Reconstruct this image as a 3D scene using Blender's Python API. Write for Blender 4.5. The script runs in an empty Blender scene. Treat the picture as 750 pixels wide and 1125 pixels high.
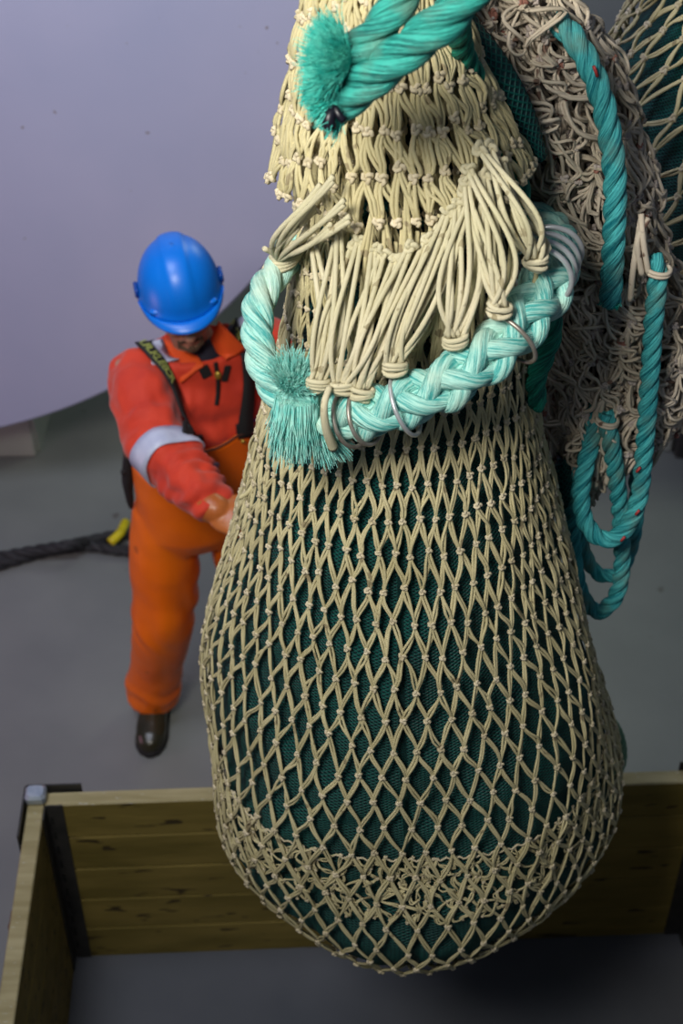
import bpy, math, random
import numpy as np
from mathutils import Vector, Matrix, noise
from mathutils.bvhtree import BVHTree

RNG = np.random.default_rng(7)
random.seed(7)
scene = bpy.context.scene
C = scene.collection
PI = math.pi

# ------------------------------------------------------------------ camera, world, lights, exposure
CAM_H = 3.9
PITCH = math.radians(40)
FPX = 1600.0
cam_d = bpy.data.cameras.new('camera'); cam = bpy.data.objects.new('camera', cam_d); C.objects.link(cam)
cam.location = (0, 0, CAM_H)
cam.rotation_euler = (math.radians(90) - PITCH, 0, 0)
cam_d.sensor_fit = 'VERTICAL'; cam_d.sensor_height = 36.0; cam_d.lens = FPX * 36.0 / 1125.0
cam_d.clip_start = 0.05
cam_d.dof.use_dof = True; cam_d.dof.focus_distance = 2.45; cam_d.dof.aperture_fstop = 4.0
scene.camera = cam

world = bpy.data.worlds.new('world'); scene.world = world; world.use_nodes = True
bg = world.node_tree.nodes['Background']
bg.inputs[0].default_value = (0.55, 0.66, 0.85, 1); bg.inputs[1].default_value = 0.12

def area(name, loc, target, size, power, color, size_y=None, spread=180):
    d = bpy.data.lights.new(name, 'AREA'); d.energy = power; d.color = color; d.size = size; d.spread = math.radians(spread)
    if size_y: d.shape = 'RECTANGLE'; d.size_y = size_y
    o = bpy.data.objects.new(name, d); C.objects.link(o); o.location = loc
    o.rotation_euler = (Vector(target) - Vector(loc)).to_track_quat('-Z', 'Y').to_euler()
    return o
area('deck_lamp_light', (-0.9, 0.3, 4.4), (0.0, 2.6, 3.1), 0.8, 44, (1.0, 0.96, 0.86), spread=115)
area('hatch_light', (-1.3, 2.5, 4.7), (-0.75, 4.7, 2.2), 1.2, 34, (0.80, 0.85, 1.0), spread=120)
area('far_deck_light', (1.3, 6.6, 3.6), (-0.9, 5.4, 0.0), 1.4, 26, (0.88, 1.0, 0.78))
area('pink_fill_light', (-2.6, 2.9, 0.9), (-0.8, 4.7, 1.0), 0.6, 7, (1.0, 0.50, 0.66))  # unseen fill, added to tint the lower disc and deck mauve

vs = scene.view_settings
scene.display_settings.display_device = 'sRGB'
vs.view_transform = 'Standard'; vs.look = 'None'; vs.gamma = 1.0; vs.use_curve_mapping = False
vs.exposure = 0.0

# ------------------------------------------------------------------ helpers
def P(px, py, y):
    """world point seen at photo position (px,py) that stands at distance y in front of the camera foot"""
    u = (px - 375) / FPX; v = (562.5 - py) / FPX
    dy = math.cos(PITCH) + v * math.sin(PITCH); dz = -math.sin(PITCH) + v * math.cos(PITCH)
    t = y / dy
    return np.array([u * t, y, CAM_H + dz * t])
def PZ(px, py, z):
    u = (px - 375) / FPX; v = (562.5 - py) / FPX
    dy = math.cos(PITCH) + v * math.sin(PITCH); dz = -math.sin(PITCH) + v * math.cos(PITCH)
    t = (z - CAM_H) / dz
    return np.array([u * t, dy * t, z])

def srgb(r, g, b):
    f = lambda c: (c / 255) / 12.92 if c / 255 <= 0.04045 else ((c / 255 + 0.055) / 1.055) ** 2.4
    return (f(r), f(g), f(b), 1)

def material(name, col, rough=0.7, metal=0.0, col2=None, scale=6.0, contrast=(0.35, 0.65), bump=0.0, bscale=60.0, spec=0.5,
             specks=None, sheen=0.0, coord='Object', stretch=None, bdist=0.004):
    m = bpy.data.materials.new(name); m.use_nodes = True
    nt = m.node_tree; b = nt.nodes['Principled BSDF']
    b.inputs['Base Color'].default_value = col; b.inputs['Roughness'].default_value = rough
    b.inputs['Metallic'].default_value = metal; b.inputs['Specular IOR Level'].default_value = spec
    if sheen: b.inputs['Sheen Weight'].default_value = sheen
    tc = nt.nodes.new('ShaderNodeTexCoord'); src = tc.outputs[coord]
    if stretch:
        mp = nt.nodes.new('ShaderNodeMapping'); mp.inputs['Scale'].default_value = stretch
        nt.links.new(src, mp.inputs['Vector']); src = mp.outputs['Vector']
    if col2:
        n = nt.nodes.new('ShaderNodeTexNoise'); n.inputs['Scale'].default_value = scale; n.inputs['Detail'].default_value = 5
        nt.links.new(src, n.inputs['Vector'])
        r = nt.nodes.new('ShaderNodeValToRGB'); r.color_ramp.elements[0].position = contrast[0]; r.color_ramp.elements[1].position = contrast[1]
        r.color_ramp.elements[0].color = col; r.color_ramp.elements[1].color = col2
        nt.links.new(n.outputs['Fac'], r.inputs['Fac']); out = r.outputs['Color']
        if specks:
            sc, scol, th = specks
            v = nt.nodes.new('ShaderNodeTexNoise'); v.inputs['Scale'].default_value = sc; v.inputs['Detail'].default_value = 2
            nt.links.new(src, v.inputs['Vector'])
            r2 = nt.nodes.new('ShaderNodeValToRGB'); r2.color_ramp.elements[0].position = th; r2.color_ramp.elements[1].position = th + 0.03
            nt.links.new(v.outputs['Fac'], r2.inputs['Fac'])
            mx = nt.nodes.new('ShaderNodeMix'); mx.data_type = 'RGBA'
            nt.links.new(r2.outputs['Color'], mx.inputs['Factor']); nt.links.new(out, mx.inputs['A']); mx.inputs['B'].default_value = scol
            out = mx.outputs['Result']
        nt.links.new(out, b.inputs['Base Color'])
    if bump:
        n = nt.nodes.new('ShaderNodeTexNoise'); n.inputs['Scale'].default_value = bscale; n.inputs['Detail'].default_value = 4
        nt.links.new(src, n.inputs['Vector'])
        bm = nt.nodes.new('ShaderNodeBump'); bm.inputs['Strength'].default_value = bump; bm.inputs['Distance'].default_value = bdist
        nt.links.new(n.outputs['Fac'], bm.inputs['Height']); nt.links.new(bm.outputs['Normal'], b.inputs['Normal'])
    return m

def rope_material(name, c1, c2, c3=None, rough=0.6):
    """laid rope: fine yarn lines running along each strand, from the strand attribute"""
    m = bpy.data.materials.new(name); m.use_nodes = True
    nt = m.node_tree; b = nt.nodes['Principled BSDF']; b.inputs['Roughness'].default_value = rough
    b.inputs['Specular IOR Level'].default_value = 0.35
    at = nt.nodes.new('ShaderNodeAttribute'); at.attribute_name = 'fib'
    mp = nt.nodes.new('ShaderNodeMapping'); mp.inputs['Scale'].default_value = (3.4, 3.4, 16.0)
    nt.links.new(at.outputs['Vector'], mp.inputs['Vector'])
    n = nt.nodes.new('ShaderNodeTexNoise'); n.inputs['Scale'].default_value = 1.0; n.inputs['Detail'].default_value = 3.5; n.inputs['Roughness'].default_value = 0.7
    nt.links.new(mp.outputs['Vector'], n.inputs['Vector'])
    r = nt.nodes.new('ShaderNodeValToRGB'); e = r.color_ramp.elements
    e[0].position = 0.40; e[0].color = c1; e[1].position = 0.56; e[1].color = c2
    nt.links.new(n.outputs['Fac'], r.inputs['Fac']); out = r.outputs['Color']
    if c3:
        tc = nt.nodes.new('ShaderNodeTexCoord')
        n2 = nt.nodes.new('ShaderNodeTexNoise'); n2.inputs['Scale'].default_value = 14; n2.inputs['Detail'].default_value = 4
        nt.links.new(tc.outputs['Object'], n2.inputs['Vector'])
        r2 = nt.nodes.new('ShaderNodeValToRGB'); r2.color_ramp.elements[0].position = 0.5; r2.color_ramp.elements[1].position = 0.72
        nt.links.new(n2.outputs['Fac'], r2.inputs['Fac'])
        mx = nt.nodes.new('ShaderNodeMix'); mx.data_type = 'RGBA'
        nt.links.new(r2.outputs['Color'], mx.inputs['Factor']); nt.links.new(out, mx.inputs['A']); mx.inputs['B'].default_value = c3
        out = mx.outputs['Result']
    nt.links.new(out, b.inputs['Base Color'])
    bm = nt.nodes.new('ShaderNodeBump'); bm.inputs['Strength'].default_value = 1.0; bm.inputs['Distance'].default_value = 0.006
    nt.links.new(n.outputs['Fac'], bm.inputs['Height']); nt.links.new(bm.outputs['Normal'], b.inputs['Normal'])
    return m

class MB:
    def __init__(s): s.v = []; s.f = []; s.m = []; s.a = []; s.n = 0
    def add(s, V, F, mat=0, attr=None):
        V = np.asarray(V, dtype=float).reshape(-1, 3)
        s.v.append(V)
        s.f.append([tuple(int(i) + s.n for i in f) for f in F] if not isinstance(F, np.ndarray) else F + s.n)
        s.m.append(mat); s.a.append(attr if attr is not None else np.zeros_like(V)); s.n += len(V); return s
    def build(s, name, mats, parent=None, smooth=True):
        V = np.concatenate(s.v); faces = []; mi = []
        for F, m in zip(s.f, s.m):
            L = F.tolist() if isinstance(F, np.ndarray) else F
            faces += L; mi += [m] * len(L)
        me = bpy.data.meshes.new(name); me.from_pydata(V.tolist(), [], faces)
        if not isinstance(mats, (list, tuple)): mats = [mats]
        for m in mats: me.materials.append(m)
        me.polygons.foreach_set('material_index', np.array(mi, dtype=np.int32))
        me.polygons.foreach_set('use_smooth', np.full(len(faces), smooth))
        A = np.concatenate(s.a)
        if np.abs(A).max() > 0:
            at = me.attributes.new('fib', 'FLOAT_VECTOR', 'POINT'); at.data.foreach_set('vector', A.ravel())
        me.update()
        return link(name, me, parent)
def link(name, me, parent=None):
    o = bpy.data.objects.new(name, me); C.objects.link(o)
    if parent is not None:
        o.parent = parent
        o.matrix_parent_inverse = Matrix.Translation(parent_origin(parent)).inverted()
    return o
def parent_origin(p):
    t = Vector(p.location)
    return t
def tag(o, label=None, cat=None, group=None, kind=None):
    if label: o['label'] = label
    if cat: o['category'] = cat
    if group: o['group'] = group
    if kind: o['kind'] = kind
    return o
def empty(name, loc, label, cat, group=None):
    o = bpy.data.objects.new(name, None); C.objects.link(o); o.location = loc; o.empty_display_size = 0.05
    return tag(o, label, cat, group)

def norm(a): return a / np.maximum(np.linalg.norm(a, axis=-1, keepdims=True), 1e-9)
def batch(paths, ref, rad, sides=5, closed=False, caps=True):
    """many tubes at once: paths [N,K,3], ref [N,3] or [N,K,3], rad scalar/[N,K]"""
    paths = np.asarray(paths, float); N, K, _ = paths.shape
    if closed: T = np.roll(paths, -1, 1) - np.roll(paths, 1, 1)
    else:
        T = np.empty_like(paths); T[:, 1:-1] = paths[:, 2:] - paths[:, :-2]; T[:, 0] = paths[:, 1] - paths[:, 0]; T[:, -1] = paths[:, -1] - paths[:, -2]
    T = norm(T); ref = np.asarray(ref, float)
    if ref.ndim == 1: ref = np.tile(ref, (N, 1))
    if ref.ndim == 2: ref = np.repeat(ref[:, None], K, 1)
    A = norm(np.cross(T, ref)); B = np.cross(A, T)
    rad = np.broadcast_to(np.asarray(rad, float), (N, K))
    ph = np.arange(sides) / sides * 2 * PI
    V = paths[:, :, None] + rad[:, :, None, None] * (A[:, :, None] * np.cos(ph)[None, None, :, None] + B[:, :, None] * np.sin(ph)[None, None, :, None])
    idx = np.arange(N * K * sides).reshape(N, K, sides)
    a = idx if closed else idx[:, :-1]; b = np.roll(idx, -1, 1) if closed else idx[:, 1:]
    F = np.stack([a, np.roll(a, -1, 2), np.roll(b, -1, 2), b], -1).reshape(-1, 4)
    return V.reshape(-1, 3), F

def resample(pts, step, closed=False):
    pts = np.asarray(pts, float); n = len(pts); out = []
    rng = range(n) if closed else range(n - 1)
    for i in rng:
        if closed: p0, p1, p2, p3 = pts[(i - 1) % n], pts[i], pts[(i + 1) % n], pts[(i + 2) % n]
        else: p0, p1, p2, p3 = pts[max(i - 1, 0)], pts[i], pts[i + 1], pts[min(i + 2, n - 1)]
        for k in range(24):
            t = k / 24
            out.append(0.5 * ((2 * p1) + (-p0 + p2) * t + (2 * p0 - 5 * p1 + 4 * p2 - p3) * t * t + (-p0 + 3 * p1 - 3 * p2 + p3) * t ** 3))
    if not closed: out.append(pts[-1])
    out = np.array(out)
    if closed: out = np.vstack([out, out[:1]])
    d = np.r_[0, np.cumsum(np.linalg.norm(np.diff(out, axis=0), axis=1))]
    m = max(4, int(d[-1] / step))
    s = np.linspace(0, d[-1], m + 1)
    if closed: s = s[:-1]
    return np.stack([np.interp(s, d, out[:, k]) for k in range(3)], 1), s
def frames(path):
    T = np.gradient(path, axis=0); T = norm(T)
    up = np.array([0, 0, 1.0]) if abs(T[0][2]) < 0.9 else np.array([1.0, 0, 0])
    n = np.cross(T[0], up); n /= np.linalg.norm(n); N = [n]
    for i in range(1, len(path)):
        n = N[-1] - T[i] * np.dot(N[-1], T[i]); n /= np.linalg.norm(n); N.append(n)
    N = np.array(N); B = np.cross(T, N)
    return T, N, B
def tube_one(mb, path, rad, sides=8, mat=0, twist=0.0, caps=True, s=None, seed=0.0):
    path = np.asarray(path, float); K = len(path)
    T, N, B = frames(path); rad = np.broadcast_to(np.asarray(rad, float), (K,))
    ph = np.arange(sides) / sides * 2 * PI
    V = path[:, None] + rad[:, None, None] * (N[:, None] * np.cos(ph)[None, :, None] + B[:, None] * np.sin(ph)[None, :, None])
    if s is None: s = np.r_[0, np.cumsum(np.linalg.norm(np.diff(path, axis=0), axis=1))]
    an = ph[None, :] + twist * s[:, None]
    att = np.stack([np.cos(an) + seed, np.sin(an) + seed, np.repeat(s[:, None], sides, 1) + seed * 0.3 + 0.001], -1)
    F = []
    for i in range(K - 1):
        for j in range(sides):
            k = (j + 1) % sides; F.append((i * sides + j, i * sides + k, (i + 1) * sides + k, (i + 1) * sides + j))
    V = V.reshape(-1, 3); att = att.reshape(-1, 3)
    if caps:
        F.append(tuple(reversed(range(sides)))); F.append(tuple((K - 1) * sides + j for j in range(sides)))
    mb.add(V, F, mat, att)
def rope_mb(pts, R, strands=3, pitch=None, mb=None, taper=None, sides=12, fill=0.53, handed=1, phase=0.0):
    mb = mb or MB(); path, s = resample(pts, R * 0.3); T, N, B = frames(path)
    pitch = pitch or R * 6.5
    for k in range(strands):
        a = handed * 2 * PI * s / pitch + 2 * PI * k / strands + phase
        rr = R * (1 - fill)
        c = path + rr * (N * np.cos(a)[:, None] + B * np.sin(a)[:, None])
        tube_one(mb, c, R * fill * 1.04, sides, 0, twist=-handed * 2.2 / (R * 3), s=s, seed=3.7 * k + 1)
    return mb
def plait_mb(pts, R, n=6, pitch=None, mb=None):
    mb = mb or MB(); path, s = resample(pts, R * 0.16); T, N, B = frames(path); pitch = pitch or R * 5.2
    for k in range(n):
        d = 1 if k % 2 else -1
        w = 2 * PI * s / pitch
        a = d * w + 2 * PI * (k // 2) / (n / 2) + (0.35 if d > 0 else 0)
        # radial in-and-out weave, n/2 crossings per turn
        rr = R * (0.58 + 0.13 * d * np.cos(n / 2 * a) )
        env = 1 + 0.06 * np.sin(s * 23 + k)
        c = path + (rr * env)[:, None] * (N * np.cos(a)[:, None] + B * np.sin(a)[:, None])
        tube_one(mb, c, R * 0.37, 12, 0, twist=-d * 30, s=s, seed=5.1 * k + 1)
    tube_one(mb, path, R * 0.45, 8, 0, s=s)
    return mb
def fray_mb(base, direction, length, n, spread, rad=0.0007, baseR=0.015, droop=0.0, mb=None, curl=0.3, K=7):
    mb = mb or MB(); d = norm(np.array(direction, float)); base = np.array(base, float)
    off = RNG.normal(size=(n, 3)); off -= (off @ d)[:, None] * d; off = norm(off) * (RNG.random((n, 1)) ** 0.5)
    L = length * RNG.uniform(0.55, 1.08, n)
    dirs = norm(d + off * spread + RNG.normal(size=(n, 3)) * spread * 0.25)
    t = np.linspace(0, 1, K)
    p = base + off[:, None] * baseR + dirs[:, None] * (L[:, None] * t)[:, :, None]
    w = RNG.normal(size=(n, 3)) * curl
    p += w[:, None] * (length * 0.5 * t ** 2)[None, :, None]
    p += RNG.normal(size=(n, K, 3)) * 0.0009 * t[None, :, None]
    p[:, :, 2] -= droop * t ** 2
    r = rad * np.linspace(1.25, 0.6, K)[None, :].repeat(n, 0)
    V, F = batch(p, RNG.normal(size=(n, 3)), r, 3)
    att = np.repeat(RNG.normal(size=(n, 3)), K * 3, 0) + 0.01
    mb.add(V, F, 0, att); return mb
def box_mb(lo, hi, mb=None, M=None, mat=0, bevel=0.0):
    mb = mb or MB(); x0, y0, z0 = lo; x1, y1, z1 = hi; b = bevel
    if b <= 0:
        V = np.array([(x, y, z) for x in (x0, x1) for y in (y0, y1) for z in (z0, z1)], float)
        F = [(0, 1, 3, 2), (4, 6, 7, 5), (0, 4, 5, 1), (2, 3, 7, 6), (0, 2, 6, 4), (1, 5, 7, 3)]
    else:
        prof = [(x0 + b, y0), (x1 - b, y0), (x1, y0 + b), (x1, y1 - b), (x1 - b, y1), (x0 + b, y1), (x0, y1 - b), (x0, y0 + b)]
        cx, cy = (x0 + x1) / 2, (y0 + y1) / 2
        def ins(p): return (p[0] + (b if p[0] < cx else -b) * 0.8, p[1] + (b if p[1] < cy else -b) * 0.8)
        V = [(*ins(p), z0) for p in prof] + [(*p, z0 + b) for p in prof] + [(*p, z1 - b) for p in prof] + [(*ins(p), z1) for p in prof]
        F = [tuple(reversed(range(8))), tuple(range(24, 32))]
        for r in range(3):
            for j in range(8): F.append((r * 8 + j, r * 8 + (j + 1) % 8, r * 8 + 8 + (j + 1) % 8, r * 8 + 8 + j))
        V = np.array(V, float)
    if M is not None: V = np.array([M @ Vector(v) for v in V])
    return mb.add(V, F, mat)
def ellipsoid(mb, c, r, M=None, nu=20, nv=12, mat=0):
    V = [];F = []
    for i in range(nv + 1):
        th = PI * i / nv
        for j in range(nu):
            ph = 2 * PI * j / nu
            V.append((r[0] * math.sin(th) * math.cos(ph), r[1] * math.sin(th) * math.sin(ph), r[2] * math.cos(th)))
    V = np.array(V) + np.array(c, float)
    if M is not None: V = np.array([M @ Vector(v) for v in V])
    for i in range(nv):
        for j in range(nu):
            k = (j + 1) % nu; F.append((i * nu + j, (i + 1) * nu + j, (i + 1) * nu + k, i * nu + k))
    mb.add(V, F, mat); return mb
def loft(mb, rings, n=28, mat=0, cap=True, power=2.0):
    """rings: (center, right, fwd, rx, ry)"""
    V = []
    for c, a, b, rx, ry in rings:
        a = norm(np.array(a, float)); b = norm(np.array(b, float))
        for j in range(n):
            t = 2 * PI * j / n; ct, st = math.cos(t), math.sin(t)
            q = (abs(ct) ** power + abs(st) ** power) ** (-1 / power)
            V.append(np.array(c) + a * rx * q * ct + b * ry * q * st)
    F = []
    for i in range(len(rings) - 1):
        for j in range(n):
            k = (j + 1) % n; F.append((i * n + j, i * n + k, (i + 1) * n + k, (i + 1) * n + j))
    if cap: F.append(tuple(reversed(range(n)))); F.append(tuple((len(rings) - 1) * n + j for j in range(n)))
    mb.add(np.array(V), F, mat); return mb
def limb(mb, pts, rads, sides=18, sub=0.02, mat=0):
    pts = np.array(pts, float); path, s = resample(pts, sub)
    d = np.r_[0, np.cumsum(np.linalg.norm(np.diff(pts, axis=0), axis=1))]
    rr = np.interp(s / s[-1], d / d[-1], rads)
    tube_one(mb, path, rr, sides, mat)
    for p, r in ((pts[0], rads[0]), (pts[-1], rads[-1])): ellipsoid(mb, p, (r, r, r), nu=12, nv=8, mat=mat)
    return mb
def bake(o, mods):
    for t, kw in mods:
        m = o.modifiers.new(t, t)
        for k, v in kw.items(): setattr(m, k, v)
    bpy.context.view_layer.update()
    dg = bpy.context.evaluated_depsgraph_get()
    me = bpy.data.meshes.new_from_object(o.evaluated_get(dg))
    mats = list(o.data.materials); o.modifiers.clear(); o.data = me
    if not me.materials:
        for m in mats: me.materials.append(m)
    me.polygons.foreach_set('use_smooth', [True] * len(me.polygons))
    return o
def displace(o, fn):
    me = o.data; n = len(me.vertices); co = np.empty(n * 3); me.vertices.foreach_get('co', co); co = co.reshape(-1, 3)
    no = np.array([v.normal[:] for v in me.vertices])
    d = fn(co, no); co = co + no * d[:, None]
    me.vertices.foreach_set('co', co.ravel()); me.update()

# ------------------------------------------------------------------ materials
M_deck = material('deck_paint', srgb(112, 115, 116), 0.42, col2=srgb(126, 129, 128), scale=1.6, bump=0.12, bscale=40, specks=(9, srgb(92, 90, 88), 0.73))
M_bulk = material('bulkhead_paint', srgb(132, 136, 150), 0.5, col2=srgb(142, 146, 158), scale=1.2, bump=0.05, specks=(7, srgb(100, 100, 105), 0.74))
M_drum = material('drum_paint', srgb(164, 168, 196), 0.42, col2=srgb(178, 178, 204), scale=0.9, bump=0.05, bscale=20, specks=(26, srgb(128, 118, 118), 0.745))
M_grey = material('foundation_paint', srgb(150, 155, 150), 0.5, col2=srgb(165, 168, 160), scale=3, bump=0.05)
M_dark = material('dark_steel', srgb(52, 52, 52), 0.5, metal=0.4, col2=srgb(70, 68, 66), scale=14, bump=0.1)
M_galv = material('galvanised_steel', srgb(160, 172, 188), 0.45, metal=0.55, col2=srgb(190, 198, 208), scale=30, bump=0.1)
M_red = material('red_paint', srgb(165, 30, 24), 0.4, col2=srgb(120, 22, 20), scale=12)
M_blackrope = rope_material('black_rope_fibre', srgb(16, 16, 18), srgb(60, 60, 64))
M_yellow = material('yellow_tape', srgb(225, 205, 30), 0.4, col2=srgb(200, 180, 20), scale=30)
M_teal = rope_material('teal_rope_fibre', srgb(6, 96, 92), srgb(58, 172, 160), srgb(92, 142, 128))
M_blue_teal = rope_material('blue_teal_rope_fibre', srgb(10, 128, 142), srgb(84, 196, 200), srgb(110, 150, 140))
M_light = rope_material('pale_turquoise_rope_fibre', srgb(70, 172, 170), srgb(178, 232, 222), srgb(196, 224, 208))
M_green = rope_material('green_rope_fibre', srgb(4, 92, 82), srgb(30, 150, 125))
M_palegreen = rope_material('pale_green_rope_fibre', srgb(90, 140, 110), srgb(150, 190, 155))
M_fray_light = material('pale_frayed_fibre', srgb(120, 212, 204), 0.6, col2=srgb(176, 232, 222), scale=60, spec=0.3)
M_fray_teal = material('teal_frayed_fibre', srgb(30, 176, 164), 0.6, col2=srgb(110, 222, 206), scale=60, spec=0.3)
M_twine = material('beige_twine', srgb(184, 174, 134), 0.8, col2=srgb(206, 196, 156), scale=9, bump=0.6, bscale=420, bdist=0.002, specks=(30, srgb(150, 138, 108), 0.66), spec=0.25)
M_knot = material('pale_twine_knot', srgb(190, 178, 148), 0.8, col2=srgb(214, 202, 176), scale=14, bump=0.6, bscale=420, bdist=0.002, spec=0.25)
M_cord = material('braided_cream_cord', srgb(196, 190, 158), 0.82, col2=srgb(214, 206, 178), scale=7, bump=0.9, bscale=600, bdist=0.002, specks=(40, srgb(166, 156, 126), 0.66), spec=0.25)
M_slack = material('grey_worn_twine', srgb(186, 174, 154), 0.85, col2=srgb(212, 200, 184), scale=7, bump=0.6, bscale=420, bdist=0.002, specks=(24, srgb(120, 96, 84), 0.66), spec=0.25)
M_slackknot = material('grey_worn_twine_knot', srgb(170, 158, 150), 0.85, col2=srgb(196, 186, 182), scale=18, specks=(30, srgb(150, 104, 92), 0.58), bump=0.5, bscale=300, spec=0.25)
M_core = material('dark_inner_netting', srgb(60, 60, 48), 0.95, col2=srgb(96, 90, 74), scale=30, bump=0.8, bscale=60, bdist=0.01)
M_ring = material('bright_steel_ring', srgb(215, 218, 224), 0.3, metal=0.6, col2=srgb(200, 202, 206), scale=40)
M_ring_worn = material('worn_steel_ring', srgb(140, 128, 118), 0.4, metal=0.6, col2=srgb(170, 166, 160), scale=40)
M_blacktape = material('black_tape', srgb(18, 18, 30), 0.4)
M_thread_red = material('red_marker_thread', srgb(170, 60, 60), 0.6)

def fine_mesh_material(name, thread, hole, nu, nv, slant=0.0):
    """fine knitted netting: threads around dark holes, laid out in the surface's own (around, along) coordinates"""
    m = bpy.data.materials.new(name); m.use_nodes = True; nt = m.node_tree; b = nt.nodes['Principled BSDF']
    b.inputs['Roughness'].default_value = 0.6; b.inputs['Specular IOR Level'].default_value = 0.4
    at = nt.nodes.new('ShaderNodeAttribute'); at.attribute_name = 'fib'
    sp = nt.nodes.new('ShaderNodeSeparateXYZ'); nt.links.new(at.outputs['Vector'], sp.inputs[0])
    def mul(a, k):
        n = nt.nodes.new('ShaderNodeMath'); n.operation = 'MULTIPLY'; nt.links.new(a, n.inputs[0]); n.inputs[1].default_value = k; return n.outputs[0]
    def op(o, a, b_=None):
        n = nt.nodes.new('ShaderNodeMath'); n.operation = o
        nt.links.new(a, n.inputs[0])
        if b_ is not None:
            if isinstance(b_, float): n.inputs[1].default_value = b_
            else: nt.links.new(b_, n.inputs[1])
        return n.outputs[0]
    U = mul(sp.outputs[0], nu); V = mul(sp.outputs[1], nv)
    s1 = op('ABSOLUTE', op('SINE', op('ADD', U, V))); s2 = op('ABSOLUTE', op('SINE', op('SUBTRACT', U, V)))
    h = op('MINIMUM', s1, s2)
    r = nt.nodes.new('ShaderNodeValToRGB'); r.color_ramp.elements[0].position = 0.30; r.color_ramp.elements[1].position = 0.62
    r.color_ramp.elements[0].color = thread; r.color_ramp.elements[1].color = hole
    nt.links.new(h, r.inputs['Fac'])
    tc = nt.nodes.new('ShaderNodeTexCoord'); n2 = nt.nodes.new('ShaderNodeTexNoise'); n2.inputs['Scale'].default_value = 9; nt.links.new(tc.outputs['Object'], n2.inputs['Vector'])
    hs = nt.nodes.new('ShaderNodeMix'); hs.data_type = 'RGBA'; hs.blend_type = 'MULTIPLY'; hs.inputs['Factor'].default_value = 0.8
    r2 = nt.nodes.new('ShaderNodeValToRGB'); r2.color_ramp.elements[0].position = 0.3; r2.color_ramp.elements[0].color = (0.35, 0.45, 0.5, 1); r2.color_ramp.elements[1].position = 0.7
    nt.links.new(n2.outputs['Fac'], r2.inputs['Fac'])
    nt.links.new(r.outputs['Color'], hs.inputs['A']); nt.links.new(r2.outputs['Color'], hs.inputs['B'])
    nt.links.new(hs.outputs['Result'], b.inputs['Base Color'])
    bm = nt.nodes.new('ShaderNodeBump'); bm.inputs['Strength'].default_value = 0.8; bm.inputs['Distance'].default_value = 0.004; bm.invert = True
    nt.links.new(h, bm.inputs['Height']); nt.links.new(bm.outputs['Normal'], b.inputs['Normal'])
    return m
M_liner = fine_mesh_material('green_liner_netting', srgb(6, 104, 96), srgb(2, 46, 52), 480.0, 420.0)

# ------------------------------------------------------------------ the setting
def plane_struct(name, verts, mat):
    me = bpy.data.meshes.new(name); me.from_pydata([tuple(v) for v in verts], [], [tuple(range(len(verts)))]); me.materials.append(mat)
    return tag(link(name, me), kind='structure')
mb = box_mb((-7, -3, -0.1), (7, 8.6, 0.0)); tag(mb.build('floor', M_deck, smooth=False), kind='structure')
mb = box_mb((-7, 8.5, 0.0), (7, 8.6, 4.6)); tag(mb.build('wall_back', M_bulk, smooth=False), kind='structure')

# net drum behind the worker: two big round flanges on a core
DC = np.array([-1.90, 4.70, 2.34]); DR = 2.02
drum = empty('net_drum', (DC[0], 5.5, 0.0), 'huge pale lavender steel disc of a net drum filling the upper left behind the worker', 'net drum')
def cyl_y(mb, c, r, y0, y1, n=160, edge=0.012, mat=0):
    prof = [(r - edge, y0), (r, y0 + edge), (r, y1 - edge), (r - edge, y1)]
    V = []; 
    for rr, y in prof:
        for j in range(n):
            t = 2 * PI * j / n; V.append((c[0] + rr * math.cos(t), y, c[2] + rr * math.sin(t)))
    F = [tuple(range(n)), tuple(reversed(range(3 * n, 4 * n)))]
    for i in range(3):
        for j in range(n):
            k = (j + 1) % n; F.append((i * n + j, (i + 1) * n + j, (i + 1) * n + k, i * n + k))
    mb.add(np.array(V), F, mat)
mb = MB(); cyl_y(mb, DC, DR, 4.70, 4.75); mb.build('flange', M_drum, drum, smooth=False)
mb = MB(); cyl_y(mb, DC, DR * 0.93, 6.35, 6.40); mb.build('flange', M_drum, drum, smooth=False)
mb = MB(); cyl_y(mb, DC, 0.55, 4.74, 6.36, 64); mb.build('drum_core', M_grey, drum, smooth=False)
mb = MB(); cyl_y(mb, DC, 0.18, 4.60, 6.55, 48); mb.build('axle', M_dark, drum, smooth=False)

# pale steel foundations on the deck
e = P(44, 510, 5.0)
fd = empty('drum_foundation', (-1.75, 5.4, 0), 'pale grey steel foundation block under the drum disc at the left edge', 'steel base')
mb = box_mb((-2.2, 5.02, 0.0), (-1.33, 5.8, 0.20), bevel=0.008); mb.build('block', M_grey, fd, smooth=False)
V = [(-1.33, 5.02, .20), (-1.33, 5.5, .20), (-1.33, 5.06, .0), (-1.33, 5.5, .0), (-1.318, 5.02, .20), (-1.318, 5.5, .20), (-1.318, 5.06, .0), (-1.318, 5.5, .0)]
mb = MB(); mb.add(V, [(0, 2, 3, 1), (4, 5, 7, 6), (0, 4, 6, 2), (1, 3, 7, 5), (0, 1, 5, 4), (2, 6, 7, 3)]); mb.build('gusset', M_grey, fd, smooth=False)
fr = empty('equipment_foundation', (1.35, 5.5, 0), 'pale steel base on the deck beyond the coiled rope at the right edge', 'steel base')
a0 = PZ(672, 497, 0.0); a1 = PZ(738, 497, 0.0)
mb = box_mb((0.75, a0[1], 0.0), (a1[0], 5.9, 0.55), bevel=0.01); mb.build('base_block', M_grey, fr, smooth=False)
mb = box_mb((a1[0] + 0.002, a0[1] - 0.05, 0.0), (a1[0] + 0.5, 5.7, 0.6), bevel=0.01); mb.build('side_block', M_dark, fr, smooth=False)

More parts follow.
